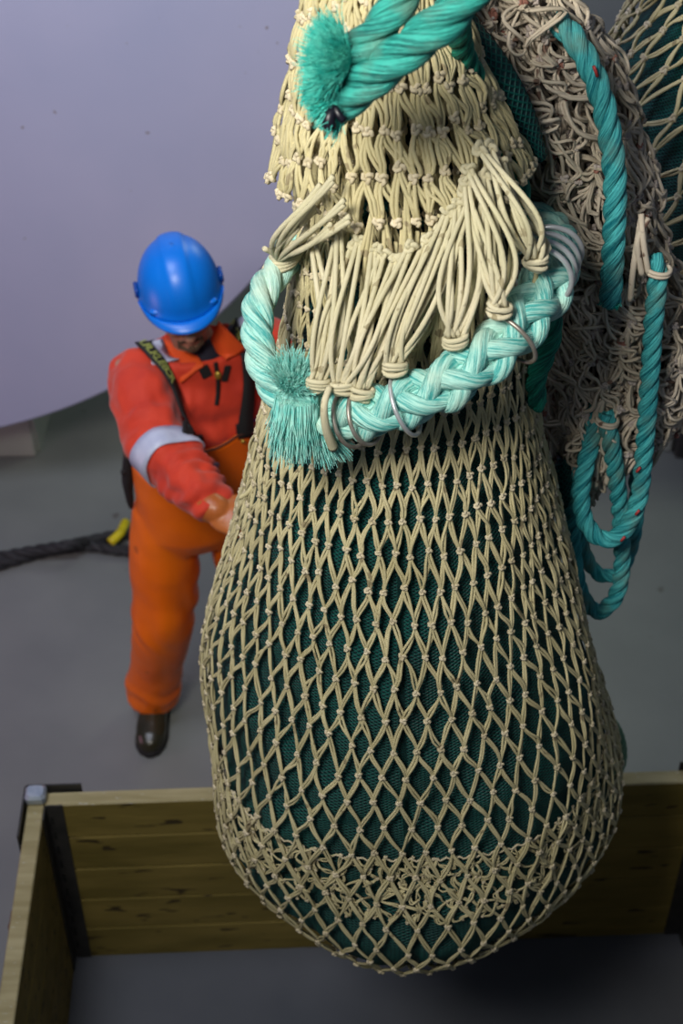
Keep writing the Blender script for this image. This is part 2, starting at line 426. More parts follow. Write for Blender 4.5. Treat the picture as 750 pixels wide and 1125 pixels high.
# black rope on the deck
z = 0.026
bl = [PZ(-60, 634, z), PZ(0, 620, z), PZ(50, 606, z), PZ(95, 600, z), PZ(130, 604, z), PZ(165, 606, z), PZ(182, 598, z), PZ(165, 586, z), PZ(135, 587, z), PZ(100, 594, z + .01), PZ(76, 599, z + 0.055), PZ(45, 604, z + .03), PZ(0, 612, z + .01), PZ(-60, 624, z)]
br = empty('mooring_rope', tuple(PZ(60, 604, 0)), 'thick black twisted rope doubled on the deck left of the worker', 'rope')
rope_mb(bl, 0.024).build('rope_body', M_blackrope, br)
mb = MB(); path, s = resample([PZ(138, 574, .035), PZ(133, 584, z + .03), PZ(128, 590, z + .035), PZ(121, 596, z + .03)], .01)
tube_one(mb, path, 0.019, 14); mb.build('yellow_tape', M_yellow, br)

# ------------------------------------------------------------------ wooden fish pen
M_wood = material('pen_timber', srgb(110, 96, 40), 0.75, col2=srgb(136, 118, 58), scale=2.2, stretch=(1.2, 6, 6), bump=0.35, bscale=14, specks=(6, srgb(62, 50, 22), 0.64))
M_wood_edge = material('pen_timber_rim', srgb(150, 138, 98), 0.7, col2=srgb(178, 166, 128), scale=3.5, stretch=(1.2, 9, 9), bump=0.3, bscale=20, specks=(30, srgb(205, 205, 205), 0.70))
M_penshade = material('pen_floor_shade', srgb(80, 84, 94), 0.5, col2=srgb(92, 95, 104), scale=2.5, bump=0.1, bscale=20)  # bluish deck tone with the pen's shade painted into it
yaw = math.radians(2.6)
PX0, PY0 = -0.812, 2.532
pen = empty('fish_pen', (PX0, PY0, 0), 'open wooden fish pen of yellowish planks on the deck below the hanging net', 'wooden pen')
Rz = Matrix.Translation((PX0, PY0, 0)) @ Matrix.Rotation(yaw, 4, 'Z')
Wp, Dp, Hp, T = 1.86, 2.0, 0.73, 0.046
nb = 5; bh = (Hp - 0.0) / nb
def boards(x0, y0, x1, y1, longx):
    for k in range(nb):
        top = k == nb - 1
        mb = MB()
        mb = box_mb((x0, y0, k * bh + 0.0015), (x1, y1, (k + 1) * bh - 0.0015), M=Rz, bevel=0.004)
        # last faces of the top board get the pale rim timber
        o = mb.build('plank', [M_wood, M_wood_edge], pen, smooth=False)
        if top:
            for p in o.data.polygons:
                if p.normal.z > 0.5: p.material_index = 1
boards(0.0, 0.0, Wp, T, True)          # far wall
box_mb((0.0, -Dp, 0.0), (Wp, 0.0, 0.004), None, Rz).build('shade_sheet', M_penshade, pen, smooth=False)  # thin sheet added over the deck to carry the painted shade
boards(-T, -Dp, 0.0, T, False)         # left wall
boards(Wp, -Dp, Wp + T, T, False)      # right wall
boards(0.0, -Dp - T, Wp, -Dp, True)    # near wall
def post(x, y, sx, sy):
    mb = MB()
    box_mb((min(0, sx * .05) + x, min(0, -sy * 0.004) + y, 0.0), (max(0, sx * .05) + x, max(0, -sy * .004) + y, Hp), mb, Rz)      # inner plate on the far boards
    box_mb((min(0, sx * .004) + x, min(0, -sy * 0.05) + y, 0.0), (max(0, sx * .004) + x, max(0, -sy * .05) + y, Hp), mb, Rz)
    for k in range(9):                                                                                                            # slots
        pass
    ox = x - sx * (T + 0.006); oy = y + sy * (T + 0.006)
    box_mb((min(ox, ox + sx * .15), min(oy, oy + sy * .005), 0.0), (max(ox, ox + sx * .15), max(oy, oy + sy * .005), Hp + 0.02), mb, Rz)
    box_mb((min(ox, ox - sx * .005), min(oy, oy - sy * .17), 0.0), (max(ox, ox - sx * .005), max(oy, oy - sy * .17), Hp + 0.02), mb, Rz)
    o = mb.build('corner_post', M_dark, pen, smooth=False)
    mb = box_mb((x - sx * T - 0.004 if sx > 0 else x - 0.006, y - 0.004 if sy > 0 else y - T, Hp + .002), (x + 0.006 if sx > 0 else x + T + .004, y + T + 0.002 if sy > 0 else y + .004, Hp + 0.035), None, Rz, bevel=0.008)
    mb.build('post_cap', M_galv, pen, smooth=False)
    return
post(0.0, 0.0, 1, 1); post(Wp, 0.0, -1, 1); post(0.0, -Dp, 1, -1); post(Wp, -Dp, -1, -1)
M_slot = material('slot_steel', srgb(14, 14, 14), 0.9)
for k in range(10):
    zz = 0.06 + k * 0.066
    box_mb((0.012, -0.006, zz), (0.02, -0.0035, zz + 0.03), None, Rz).build('plate_slot', M_slot, pen, smooth=False)


# red tool outside the pen
rt = empty('red_pole', tuple(PZ(-10, 1100, 0)), 'red pole with brown end lying against the outside of the left pen wall', 'pole')
a = np.array([-0.965, 2.43, 0.03]); 
pa = PZ(13, 962, 0.40); pb = PZ(-2, 1100, 0.34); pa[0] = -0.905; pb[0] = -0.895
pa = np.array([-0.912, 2.33, 0.40]); pb = np.array([-0.90, 1.80, 0.34])
mb = MB(); tube_one(mb, resample([pa, (pa + pb) / 2, pb, pb + np.array([0.02, -.35, -.3])], .03)[0], 0.013, 12); mb.build('red_shaft', M_red, rt)
mb = MB(); tube_one(mb, resample([pa, pa + np.array([-.002, .03, .012]), pa + np.array([.0, .07, .03])], .01)[0], 0.011, 12)
ellipsoid(mb, pa + np.array([0, .035, .01]), (.016, .02, .016)); mb.build('brown_end', material('brown_leather', srgb(110, 72, 40), .6, col2=srgb(80, 50, 30)), rt)

# ------------------------------------------------------------------ netting
def knot_paths(pos, nrm, tan, size):
    """small overhand knots: trefoil loops turned to lie on the net"""
    N = len(pos); t = np.linspace(0, 2 * PI, 15)[:-1]
    x = (np.sin(t) + 2 * np.sin(2 * t)) / 3; y = (np.cos(t) - 2 * np.cos(2 * t)) / 3; zz = -np.sin(3 * t) / 2.2
    nrm = norm(nrm); tan = norm(tan - (tan * nrm).sum(1, keepdims=True) * nrm); bi = np.cross(nrm, tan)
    ro = RNG.uniform(0, 2 * PI, N)[:, None]
    ta = tan * np.cos(ro) + bi * np.sin(ro); bb = np.cross(nrm, ta)
    s = (size * RNG.uniform(0.85, 1.2, N))[:, None, None]
    return pos[:, None] + s * (ta[:, None] * x[None, :, None] + bb[:, None] * y[None, :, None] * 0.85 + nrm[:, None] * zz[None, :, None])

def netting(S, ncol, rows, r, u0=0.0, u1=1.0, jit=0.12, bulge=1.0, wob=0.004, slackness=0.0, droop=0.0, knot=1.0, keep=None, mb=None, K=7, sides=5, skew=0.0, strands=2, out=0.0, warp=None):
    """diamond netting on the surface S(u, v) -> (points, normals); u around (0..1), v an array of row positions"""
    mb = mb or MB(); nr = len(rows); full = abs(u1 - u0 - 1.0) < 1e-6
    cols = ncol if full else ncol + 1
    U = np.zeros((nr, cols)); Vv = np.zeros((nr, cols))
    du = (u1 - u0) / ncol
    for j, v in enumerate(rows):
        dv = (rows[min(j + 1, nr - 1)] - rows[max(j - 1, 0)]) / 2
        U[j] = u0 + (np.arange(cols) + 0.5 * (j % 2)) * du + RNG.normal(size=cols) * du * jit + skew * v
        if warp: U[j] += warp(U[j], v)
        Vv[j] = v + RNG.normal(size=cols) * abs(dv) * jit
    pos, nrm = S(U.ravel(), Vv.ravel())
    pos = pos + nrm * (out + np.abs(RNG.normal(size=len(pos))) * slackness * 0.5)[:, None]
    pos = pos.reshape(nr, cols, 3); nrm = nrm.reshape(nr, cols, 3)
    A = []; B = []; NA = []
    for j in range(nr - 1):
        for i in range(cols):
            for d in (0, 1):
                k = i + (d - 1 if j % 2 == 0 else d)
                if full: k %= cols
                elif k < 0 or k >= cols: continue
                if keep is not None and not keep(U[j, i], Vv[j, i]): continue
                A.append(pos[j, i]); B.append(pos[j + 1, k]); NA.append(nrm[j, i] + nrm[j + 1, k])
    A = np.array(A); B = np.array(B); NA = norm(np.array(NA)); n = len(A)
    D = B - A; L = np.linalg.norm(D, axis=1, keepdims=True); side = norm(np.cross(D, NA))
    t = np.linspace(0, 1, K); hump = np.sin(PI * t)
    ww = RNG.normal(size=(n, 1)) * wob; wn = np.abs(RNG.normal(size=(n, 1))) * wob * 0.6
    sl = np.abs(RNG.normal(size=(n, 1))) * slackness; sdir = norm(RNG.normal(size=(n, 3)) * 0.7 + NA * 0.9)
    ph = RNG.uniform(0.6, 1.5, size=(n, 1))
    for s_ in range(strands):
        off = (s_ - (strands - 1) / 2) * 2
        gap = r * RNG.uniform(0.75, 1.15, size=(n, 1)) * bulge * (off if strands > 1 else 0)
        Dl = D * [1, 1, 0]; wgt = np.clip(1.5 - 2.2 * np.linalg.norm(Dl, axis=1, keepdims=True) / np.maximum(L, 1e-6), 0, 1)
        base = A[:, None] + D[:, None] * t[None, :, None] + (Dl * wgt)[:, None] * (t * t * (3 - 2 * t) - t)[None, :, None] * 1.25
        h2 = np.sin(PI * t) ** 0.6
        lat = gap * (0.45 + 0.55 * h2[None, :]) + ww * np.sin(PI * t * 1.0)[None, :] + wob * 0.5 * RNG.normal(size=(n, 1)) * np.sin(2 * PI * t)[None, :]
        p = base + side[:, None] * lat[:, :, None] + NA[:, None] * (wn * hump[None, :] + RNG.normal(size=(n, 1)) * r * 0.6 * hump[None, :])[:, :, None]
        if slackness:
            p += sdir[:, None] * (sl * hump[None, :])[:, :, None] + side[:, None] * (sl * 0.8 * np.sin(2 * PI * t * ph) )[:, :, None]
        if droop: p[:, :, 2] -= (droop * np.abs(RNG.normal(size=(n, 1))) * hump[None, :])
        rr = r * (0.82 + 0.3 * hump)[None, :] * RNG.uniform(0.9, 1.12, size=(n, 1))
        V, F = batch(p, NA, rr, sides)
        mb.add(V, F, 0)
    if knot:
        kp = pos.reshape(-1, 3); kn = nrm.reshape(-1, 3)
        if keep is not None:
            msk = np.array([keep(a, b) for a, b in zip(U.ravel(), Vv.ravel())]); kp = kp[msk]; kn = kn[msk]
        kt = np.tile(np.array([0, 0, 1.0]), (len(kp), 1)) + 1e-3
        V, F = batch(knot_paths(kp + kn * r * 0.6, kn, kt, r * 2.35 * knot), kn, r * 1.12, 5, closed=True)
        mb.add(V, F, 1)
    return mb

# cod end surface, fitted from silhouette rows at its hanging plane
Y0 = 2.2
SIL = [(-30, 350, 490), (0, 338, 500), (60, 334, 515), (120, 328, 535), (200, 326, 560), (300, 322, 580), (400, 303, 583), (450, 288, 588), (500, 276, 600),
       (550, 264, 612), (600, 250, 626), (650, 238, 640), (700, 229, 653), (750, 226, 662), (800, 227, 670), (850, 231, 675)]
prof = []
for py, l, r_ in SIL:
    a = P(l, py, Y0); b = P(r_, py, Y0); prof.append((a[2], (a[0] + b[0]) / 2, (b[0] - a[0]) / 2))
zc, xc, rc = prof[-1]
RB = rc * 0.75                          # vertical radius of the rounded bottom
for k in range(1, 13):
    an = k / 12 * PI / 2 * 0.985
    prof.append((zc - RB * math.sin(an), xc, rc * max(math.cos(an), 0.03)))
prof = [(3.85, 0.10, 0.05), (3.55, 0.09, 0.085), (3.3, 0.085, 0.115)] + prof
prof = np.array(prof)
sarc = np.r_[0, np.cumsum(np.hypot(np.diff(prof[:, 0]), np.diff(prof[:, 2])))]
STOT = sarc[-1]
def smooth_interp(x, xs, ys):
    return np.interp(x, xs, ys)
fs = np.linspace(0, STOT, 400)
def sm(a):
    k = np.hanning(25); k /= k.sum(); p = np.r_[np.full(12, a[0]), a, np.full(12, a[-1])]
    return np.convolve(p, k, 'valid')
FZ, FX, FR = sm(np.interp(fs, sarc, prof[:, 0])), sm(np.interp(fs, sarc, prof[:, 1])), sm(np.interp(fs, sarc, prof[:, 2]))
FR[-1] = 0.01; FZ[-12:] = np.interp(fs[-12:], sarc, prof[:, 0])
def bag_point(u, v, off=0.0):
    u = np.asarray(u); v = np.asarray(v)
    z = np.interp(v, fs, FZ); x = np.interp(v, fs, FX); r = np.interp(v, fs, FR)
    th = 2 * PI * u - PI / 2                     # u = 0 faces the camera, grows to the right
    # catch lumps: gentle unevenness of the full bag
    lump = 0.010 * np.sin(3 * th + 6 * z) + 0.008 * np.sin(5 * th - 9 * z + 1.0)
    lump = lump * np.clip((2.4 - z) / 0.8, 0.15, 1) * np.clip(r / 0.2, 0, 1)
    rr = r + off + lump
    return np.stack([x + rr * np.cos(th), Y0 + rr * np.sin(th) * 0.98, z], -1)
def bag_surface(off):
    def S(u, v):
        p = bag_point(u, v, off); e = 1e-3
        a = bag_point(u + e, v, off) - p; b = bag_point(u, v + 2e-3, off) - p
        n = norm(np.cross(b, a)); 
        c = np.stack([np.interp(v, fs, FX), np.full(len(p), Y0)], -1)
        sgn = np.sign(((p[:, :2] - c) * n[:, :2]).sum(1)); sgn[sgn == 0] = 1
        low = p[:, 2] < zc - RB * 0.9
        n = n * np.where(low, np.where(n[:, 2] < 0, 1, -1), sgn)[:, None]
        return p, n
    return S
def s_of_z(z): return float(np.interp(-z, -FZ, fs))
bag = empty('cod_end_net', (FX[-1], Y0, float(FZ[-1])), 'full bulging trawl bag of beige knotted netting over green lining, hanging in the centre', 'fishing net')
def surf_grid(S, nu, nv, v0, v1, name, mat, parent, lumps=0.0):
    u = np.linspace(0, 1, nu + 1)[:-1]; v = np.linspace(v0, v1, nv)
    UU, VV = np.meshgrid(u, v); p, n = S(UU.ravel(), VV.ravel())
    if lumps:
        d = np.array([noise.noise(Vector(q) * 7) + 0.6 * noise.noise(Vector(q) * 17) for q in p]); p = p + n * (d * lumps)[:, None]
    att = np.stack([UU.ravel(), VV.ravel(), np.full(UU.size, 1.0)], -1)
    F = []
    for j in range(nv - 1):
        for i in range(nu):
            k = (i + 1) % nu; F.append((j * nu + i, j * nu + k, (j + 1) * nu + k, (j + 1) * nu + i))
    mb = MB(); mb.add(p, F, 0, att); return mb.build(name, mat, parent)
surf_grid(bag_surface(-0.020), 160, 150, 0.02, STOT, 'green_lining', M_liner, bag, lumps=0.016)['label'] = 'dark green fine meshed lining'

bar = 0.069
rows = np.arange(s_of_z(3.75), STOT - 0.02, bar)
def bag_warp(u, v):
    return 0.020 * np.sin(2 * PI * u) * np.clip((v - s_of_z(1.9)) / 0.5, -0.3, 1)
mb = netting(bag_surface(0.0), 58, rows, 0.0026, jit=0.065, wob=0.0028, bulge=0.9, knot=1.0, warp=bag_warp)
mb.build('netting', [M_twine, M_knot], bag)
# the finer, bunched inner hem around the bottom
vz = s_of_z(zc - 0.02)
hem_top = s_of_z(1.49)
rows2 = np.arange(hem_top, hem_top + 0.17, 0.028)
mb = netting(bag_surface(-0.010), 96, rows2, 0.0017, jit=0.36, wob=0.005, bulge=1.0, knot=0.8, slackness=0.004)
# serrated upper edge cord
u = np.linspace(0, 1, 401)[:-1]; p, n = bag_surface(-0.006)(u, hem_top + 0.004 * np.sin(u * 2 * PI * 110))
V, F = batch(p[None], n[None], 0.0022, 5, closed=True); mb.add(V, F, 1)
mb.build('inner_hem', [M_twine, M_knot], bag)['label'] = 'bunched finer mesh hem round the bottom'

# gathered skirt of netting at the neck (front side), long loops running down to the rings
sk0, sk1 = s_of_z(3.6), s_of_z(2.80)
def skirt_S(u, v):
    p, n = bag_surface(0.0)(u, v)
    z = p[:, 2]; k = np.clip((3.15 - z) / 0.35, 0, 1)
    p = p + n * (0.006 + 0.040 * k ** 1.5)[:, None]
    return p, n
rows3 = sk1 - 0.066 * np.arange(12)[::-1]
mb = netting(skirt_S, 22, rows3, 0.0035, u0=-0.225, u1=0.225, jit=0.16, wob=0.004, bulge=1.0, knot=0.95, slackness=0.003)
mb.build('gathered_netting', [M_twine, M_knot], bag)

# cords running from the skirt's last knots to the rings
def cord_path(a, b, sag, side, K=14):
    t = np.linspace(0, 1, K)[:, None]
    mid = np.array([0, -1.0, 0.15])
    return a * (1 - t) + b * t + mid * (sag * np.sin(PI * t)) + np.array([1.0, 0, 0]) * side * np.sin(PI * t ** 1.2)
ROPE_PTS = [P(335, 455, 1.93), P(372, 458, 1.895), P(410, 452, 1.87), P(455, 438, 1.86), P(500, 415, 1.865), P(540, 388, 1.885), P(575, 352, 1.93), P(600, 315, 2.00), P(609, 282, 2.10), P(600, 258, 2.22), P(575, 245, 2.36), P(525, 236, 2.49), P(462, 234, 2.54)]
ties = [ # tie px, knots above px
    ((350, 420), [(345, 262), (368, 256), (392, 268), (372, 250)], 1.885),
    ((376, 424), [(398, 262), (420, 276), (436, 284), (410, 270)], 1.872),
    ((398, 430), [(452, 270), (470, 262), (440, 285), (480, 258)], 1.865),
    ((434, 402), [(482, 246), (494, 228), (508, 220), (520, 232), (470, 268)], 1.862),
    ((500, 372), [(488, 238), (502, 222), (512, 200), (522, 205), (534, 212)], 1.87),
    ((549, 338), [(518, 182), (530, 190), (540, 200), (512, 206)], 1.885),
    ((588, 286), [(524, 158), (538, 160), (548, 176), (556, 200), (572, 236)], 1.95),
]
cords = MB(); wraps = MB()
for (tx, ty), ks, ty_y in ties:
    wraps = MB()
    tp = P(tx, ty, ty_y)
    for i, (kx, ky) in enumerate(ks):
        kp = P(kx + RNG.normal() * 2, ky + RNG.normal() * 3, 1.965 + 0.0008 * abs(kx - 450))
        side0 = RNG.normal() * 0.012 + (0.02 if i == 0 else 0) * (1 if kx > tx else -1) * -1
        for s_ in (-1, 1):
            pth = cord_path(kp + np.array([s_ * 0.003, 0, 0]), tp + np.array([s_ * 0.0035 + (i - len(ks) / 2) * 0.0045, RNG.normal() * 0.003, 0.004]), 0.03 + RNG.random() * 0.02, side0 + s_ * (0.004 + 0.004 * RNG.random()))
            tube_one(cords, resample(pth, 0.008)[0], 0.0042, 8)
        kk = knot_paths(kp[None] + np.array([[0, -0.006, 0]]), np.array([[0, -1.0, 0.3]]), np.array([[0, 0.01, 1.0]]), 0.0105)
        V, F = batch(kk, np.array([0, -1.0, 0.2]), 0.0045, 6, closed=True); cords.add(V, F, 0)
    # whipping where the loops are bound to the ring: three turns
    for w in range(4):
        t = np.linspace(0, 2 * PI, 15)[:-1]
        rr = 0.0135 if w < 3 else 0.008
        c = tp + np.array([0, 0.0, 0.003 - w * 0.0055])
        lp = np.stack([c[0] + rr * 1.25 * np.cos(t), c[1] + rr * 0.8 * np.sin(t), c[2] + 0.004 * np.sin(t + RNG.random() * 6)], -1)
        V, F = batch(lp[None], np.array([0.1, 0.1, 1.0]), 0.0045, 6, closed=True); wraps.add(V, F, 0)
    wraps.build('cord_binding', M_cord, bag)
wraps = MB()
# left cluster pulled round to the rope's left end
lt = P(308, 282, 2.10)
for i, (kx, ky, yy) in enumerate([(352, 205, 2.0), (366, 196, 1.98), (346, 228, 2.02), (378, 222, 1.97), (384, 240, 1.965), (364, 248, 1.98), (338, 244, 2.04)]):
    kp = P(kx, ky, yy)
    for s_ in (-1, 1):
        pth = cord_path(kp + np.array([0, 0, s_ * 0.004]), lt + np.array([0.004 * s_, RNG.normal() * 0.004, 0.004 * s_]), 0.02 + 0.012 * RNG.random(), -0.028 + 0.006 * i + s_ * 0.004)
        tube_one(cords, resample(pth, 0.008)[0], 0.0045, 8)
for w in range(4):
    t = np.linspace(0, 2 * PI, 19)[:-1]; c = lt + np.array([0.012 - w * 0.004, 0.01, 0.004 - w * 0.0075])
    lp = np.stack([c[0] + 0.027 * np.cos(t), c[1] + 0.022 * np.sin(t), c[2] + 0.010 * np.cos(t)], -1)
    V, F = batch(lp[None], np.array([0.1, 0.1, 1.0]), 0.0055, 6, closed=True); wraps.add(V, F, 0)
tube_one(wraps, resample([lt, P(296, 276, 2.08), P(290, 273, 2.07)], .006)[0], 0.0045, 8)
# dangling cord tail in front of the rings
tube_one(cords, resample([P(362, 425, 1.86), P(356, 445, 1.835), P(358, 470, 1.835), P(366, 492, 1.85)], .006)[0], np.linspace(0.005, 0.0085, len(resample([P(362, 425, 1.86), P(356, 445, 1.835), P(358, 470, 1.835), P(366, 492, 1.85)], .006)[0])), 10)
cords.build('gathering_cords', M_cord, bag); wraps.build('cord_binding', M_cord, bag)
# second, inner group of long cords behind the front ones
mb = MB()
for k in range(24):
    x0 = 385 + k * 7.9 + RNG.normal() * 3; y0 = 262 - k * 2.2 + RNG.normal() * 12
    x1 = x0 - 18 + RNG.normal() * 8; y1 = 395 + RNG.normal() * 12 - max(0, (x1 - 480)) * 0.55
    a, b = P(x0, y0, 2.0), P(x1, y1, 1.965)
    for s_ in (-1, 1):
        tube_one(mb, resample(cord_path(a, b, 0.012, RNG.normal() * 0.012 + s_ * 0.003), 0.012)[0], 0.0038, 6)
mb.build('inner_cords', M_twine, bag)
# loose end by the worker's glove
mb = MB(); tube_one(mb, resample([P(285, 505, 2.16), P(281, 525, 2.15), P(273, 540, 2.14), P(263, 547, 2.14)], .006)[0], 0.0045, 8); mb.build('loose_end', M_twine, bag)

# steel rings threaded on the strop, tied to the bag by the cords
def ring(c, nrm, r, wire, mat, label):
    t = np.linspace(0, 2 * PI, 49)[:-1]; nrm = norm(np.array(nrm, float)); a = norm(np.cross(nrm, [0.1, 0.2, 1.0])); b = np.cross(nrm, a)
    p = c + r * (a * np.cos(t)[:, None] + b * np.sin(t)[:, None])
    mb = MB(); V, F = batch(p[None], nrm, wire, 10, closed=True); mb.add(V, F)
    o = mb.build('ring', mat, bag); o['label'] = label
rp, rs_ = resample(ROPE_PTS, 0.004); rT = norm(np.gradient(rp, axis=0))
def at_px(px):
    # rope sample whose x is nearest to the pixel column
    best = min(range(len(rp)), key=lambda i: abs(proj(rp[i])[0] - px)); return best
def proj(p):
    d = np.array(p) - np.array([0, 0, CAM_H]); f = np.array([0, math.cos(PITCH), -math.sin(PITCH)]); up = np.array([0, math.sin(PITCH), math.cos(PITCH)])
    dep = d @ f; return (375 + FPX * d[0] / dep, 562.5 - FPX * (d @ up) / dep)
for px, tilt, rad, m in [(351, .45, .041, M_ring), (360, .35, .041, M_ring), (384, .5, .042, M_ring_worn), (402, .3, .042, M_ring_worn), (446, .55, .046, M_ring), (516, .1, .044, M_ring_worn), (560, -.3, .046, M_ring_worn)]:
    i = at_px(px); ring(rp[i] + np.array([0, -0.002, -0.004]), rT[i] + np.array([tilt * 0.5, -.10, tilt * 0.35]), rad + .004, 0.0037, m, 'steel ring')
for k in range(4):
    c = P(592 + k * 3.5, 304 - k * 9, 1.985 + 0.018 * k)
    ring(c, (0.35 - 0.08 * k, 0.9, 0.05 + .05 * k), .052, .0045, M_ring, 'bright steel ring at the right end of the rope')

# ------------------------------------------------------------------ strop: pale turquoise rope hoop
strop = empty('rope_strop', tuple(P(335, 445, 1.95)), 'pale turquoise thick rope hoop threaded through steel rings across the net', 'rope')
rope_mb([P(450, 236, 2.53), P(385, 240, 2.45), P(345, 248, 2.30), P(322, 262, 2.17), P(314, 286, 2.13), P(298, 306, 2.09), P(284, 335, 2.04), P(283, 372, 1.99), P(290, 405, 1.95), P(306, 432, 1.925), P(330, 448, 1.92)], 0.0275, pitch=0.15, handed=-1, phase=1.0).build('laid_rope', M_light, strop)
plait_mb(ROPE_PTS, 0.0435).build('spliced_rope', M_light, strop)
mb = fray_mb(P(325, 418, 1.915), (0.15, -0.3, 1.0), 0.036, 900, 0.9, 0.0008, 0.028)
mb.build('frayed_tuft', M_fray_light, strop)
mb = fray_mb(P(326, 436, 1.89), (-0.05, -0.12, -1.0), 0.10, 1500, 0.10, 0.0011, 0.034, curl=0.10)
for k in range(5):
    x = 308 + k * 9
    tube_one(mb, resample([P(318 + k * 5, 432, 1.90), P(x, 455, 1.872), P(x - 1, 480, 1.875)], .006)[0], np.linspace(.011, .005, len(resample([P(318 + k * 5, 432, 1.90), P(x, 455, 1.872), P(x - 1, 480, 1.875)], .006)[0])), 10, seed=k)
mb.build('frayed_tail', M_fray_light, strop)
mb = fray_mb(P(352, 470, 1.885), (0.40, -0.10, -0.9), 0.062, 480, 0.32, 0.0009, 0.014, curl=0.12); mb.build('frayed_tail', M_fray_light, strop)

# ------------------------------------------------------------------ heavy teal lifting rope at the top, frayed ends
lift = empty('lifting_rope', tuple(P(400, 90, 1.80)), 'dark teal twisted rope with two frayed ends crossing the top of the net', 'rope')
rope_mb([P(362, 122, 1.83), P(385, 104, 1.805), P(415, 80, 1.785), P(450, 52, 1.775), P(485, 25, 1.775), P(515, -8, 1.79), P(540, -50, 1.83)], 0.0275, pitch=0.17, handed=1).build('laid_rope', M_teal, lift)
rope_mb([P(372, 72, 1.83), P(392, 55, 1.815), P(412, 36, 1.81), P(432, 12, 1.815), P(452, -20, 1.84), P(480, -60, 1.9)], 0.024, pitch=0.15, handed=1, phase=0.8).build('laid_rope', M_teal, lift)
mb = fray_mb(P(378, 68, 1.81), (-0.75, -0.2, 0.25), 0.050, 3600, 0.75, 0.0006, 0.024, curl=0.22); mb.build('frayed_end', M_fray_teal, lift)
mb = fray_mb(P(372, 108, 1.81), (-0.75, -0.15, -0.55), 0.042, 1300, 0.6, 0.0008, 0.018, curl=0.14); mb.build('frayed_end', M_fray_teal, lift)
mb = MB(); rr_, _ = resample([P(368, 118, 1.785), P(362, 128, 1.775), P(361, 138, 1.775)], .003)
tube_one(mb, rr_, np.linspace(.006, .011, len(rr_)), 6)
rr_, _ = resample([P(368, 118, 1.782), P(372, 126, 1.775), P(377, 132, 1.775)], .003); tube_one(mb, rr_, np.linspace(.005, .006, len(rr_)), 6)
mb.build('black_tape', M_blacktape, lift)

# green rope running down behind the strop
rope_g = empty('green_rope', tuple(P(575, 240, 2.1)), 'dark green rope half hidden between the bag and the slack netting', 'rope')
rope_mb([P(492, -10, 2.02), P(502, 20, 2.04), P(510, 62, 2.12), P(540, 120, 2.19), P(562, 165, 2.17), P(574, 230, 2.13), P(596, 310, 2.09), P(606, 360, 2.1), P(597, 392, 2.10), P(588, 418, 2.10), P(590, 445, 2.11)], 0.019, pitch=0.12).build('laid_rope', M_green, rope_g)

# ------------------------------------------------------------------ slack netting bundle at the right
YS = 2.40
SS = [(-60, 470, 600), (0, 480, 632), (50, 495, 662), (100, 515, 684), (150, 540, 700), (200, 570, 712), (250, 585, 725), (300, 594, 742), (350, 596, 752), (400, 594, 758),
      (440, 598, 760), (462, 602, 735), (480, 604, 700), (500, 606, 672), (525, 610, 652), (548, 618, 640)]
sp = []
for py, l, r_ in SS:
    a = P(l, py, YS); b = P(r_, py, YS); sp.append((a[2], (a[0] + b[0]) / 2, (b[0] - a[0]) / 2))
sp = np.array([(sp[0][0] + 0.45, sp[0][1] - 0.05, 0.05)] + sp)
def slack_S(scale, seed):
    def S(u, v):
        z = v; x = np.interp(-z, -sp[:, 0], sp[:, 1]); r = np.interp(-z, -sp[:, 0], sp[:, 2]) * scale
        th = 2 * PI * u - PI / 2
        lum = 1 + 0.06 * np.sin(4 * th + 9 * z + seed) + 0.05 * np.sin(7 * th - 14 * z + seed * 2)
        ry = np.minimum(r, 0.115) * scale
        p = np.stack([x + r * lum * np.cos(th), YS + ry * lum * np.sin(th), z], -1)
        n = norm(np.stack([np.cos(th) * ry, np.sin(th) * r, 0 * th + 0.02], -1)); return p, n
    return S
slack = empty('slack_net', tuple(P(640, 520, YS)), 'bunched greyish brown slack netting in loose loops hanging right of the full bag', 'fishing net')
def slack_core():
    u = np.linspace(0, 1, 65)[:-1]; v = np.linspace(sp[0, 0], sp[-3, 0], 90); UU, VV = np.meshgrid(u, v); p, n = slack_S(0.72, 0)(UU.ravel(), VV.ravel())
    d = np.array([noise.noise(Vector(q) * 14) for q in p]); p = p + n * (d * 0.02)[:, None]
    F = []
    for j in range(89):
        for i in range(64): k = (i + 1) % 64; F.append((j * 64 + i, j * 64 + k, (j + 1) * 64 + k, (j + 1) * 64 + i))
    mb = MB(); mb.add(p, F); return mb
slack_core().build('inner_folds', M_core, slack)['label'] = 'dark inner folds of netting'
ztop, zbot = sp[0, 0], sp[-1, 0]
zs = lambda st: np.arange(ztop, zbot, -st)
mb = netting(slack_S(1.0, 1.0), 22, zs(0.056), 0.0032, jit=0.30, wob=0.006, bulge=1.0, slackness=0.013, droop=0.018, knot=1.0, K=11)
netting(slack_S(0.86, 2.0), 24, zs(0.050), 0.0031, jit=0.36, wob=0.006, bulge=1.0, slackness=0.014, droop=0.02, knot=1.0, K=10, mb=mb)
netting(slack_S(0.78, 4.0), 24, zs(0.046), 0.0031, jit=0.4, wob=0.006, bulge=1.0, slackness=0.014, droop=0.02, knot=1.0, K=10, mb=mb)
mb.build('looped_netting', [M_slack, M_slackknot], slack)
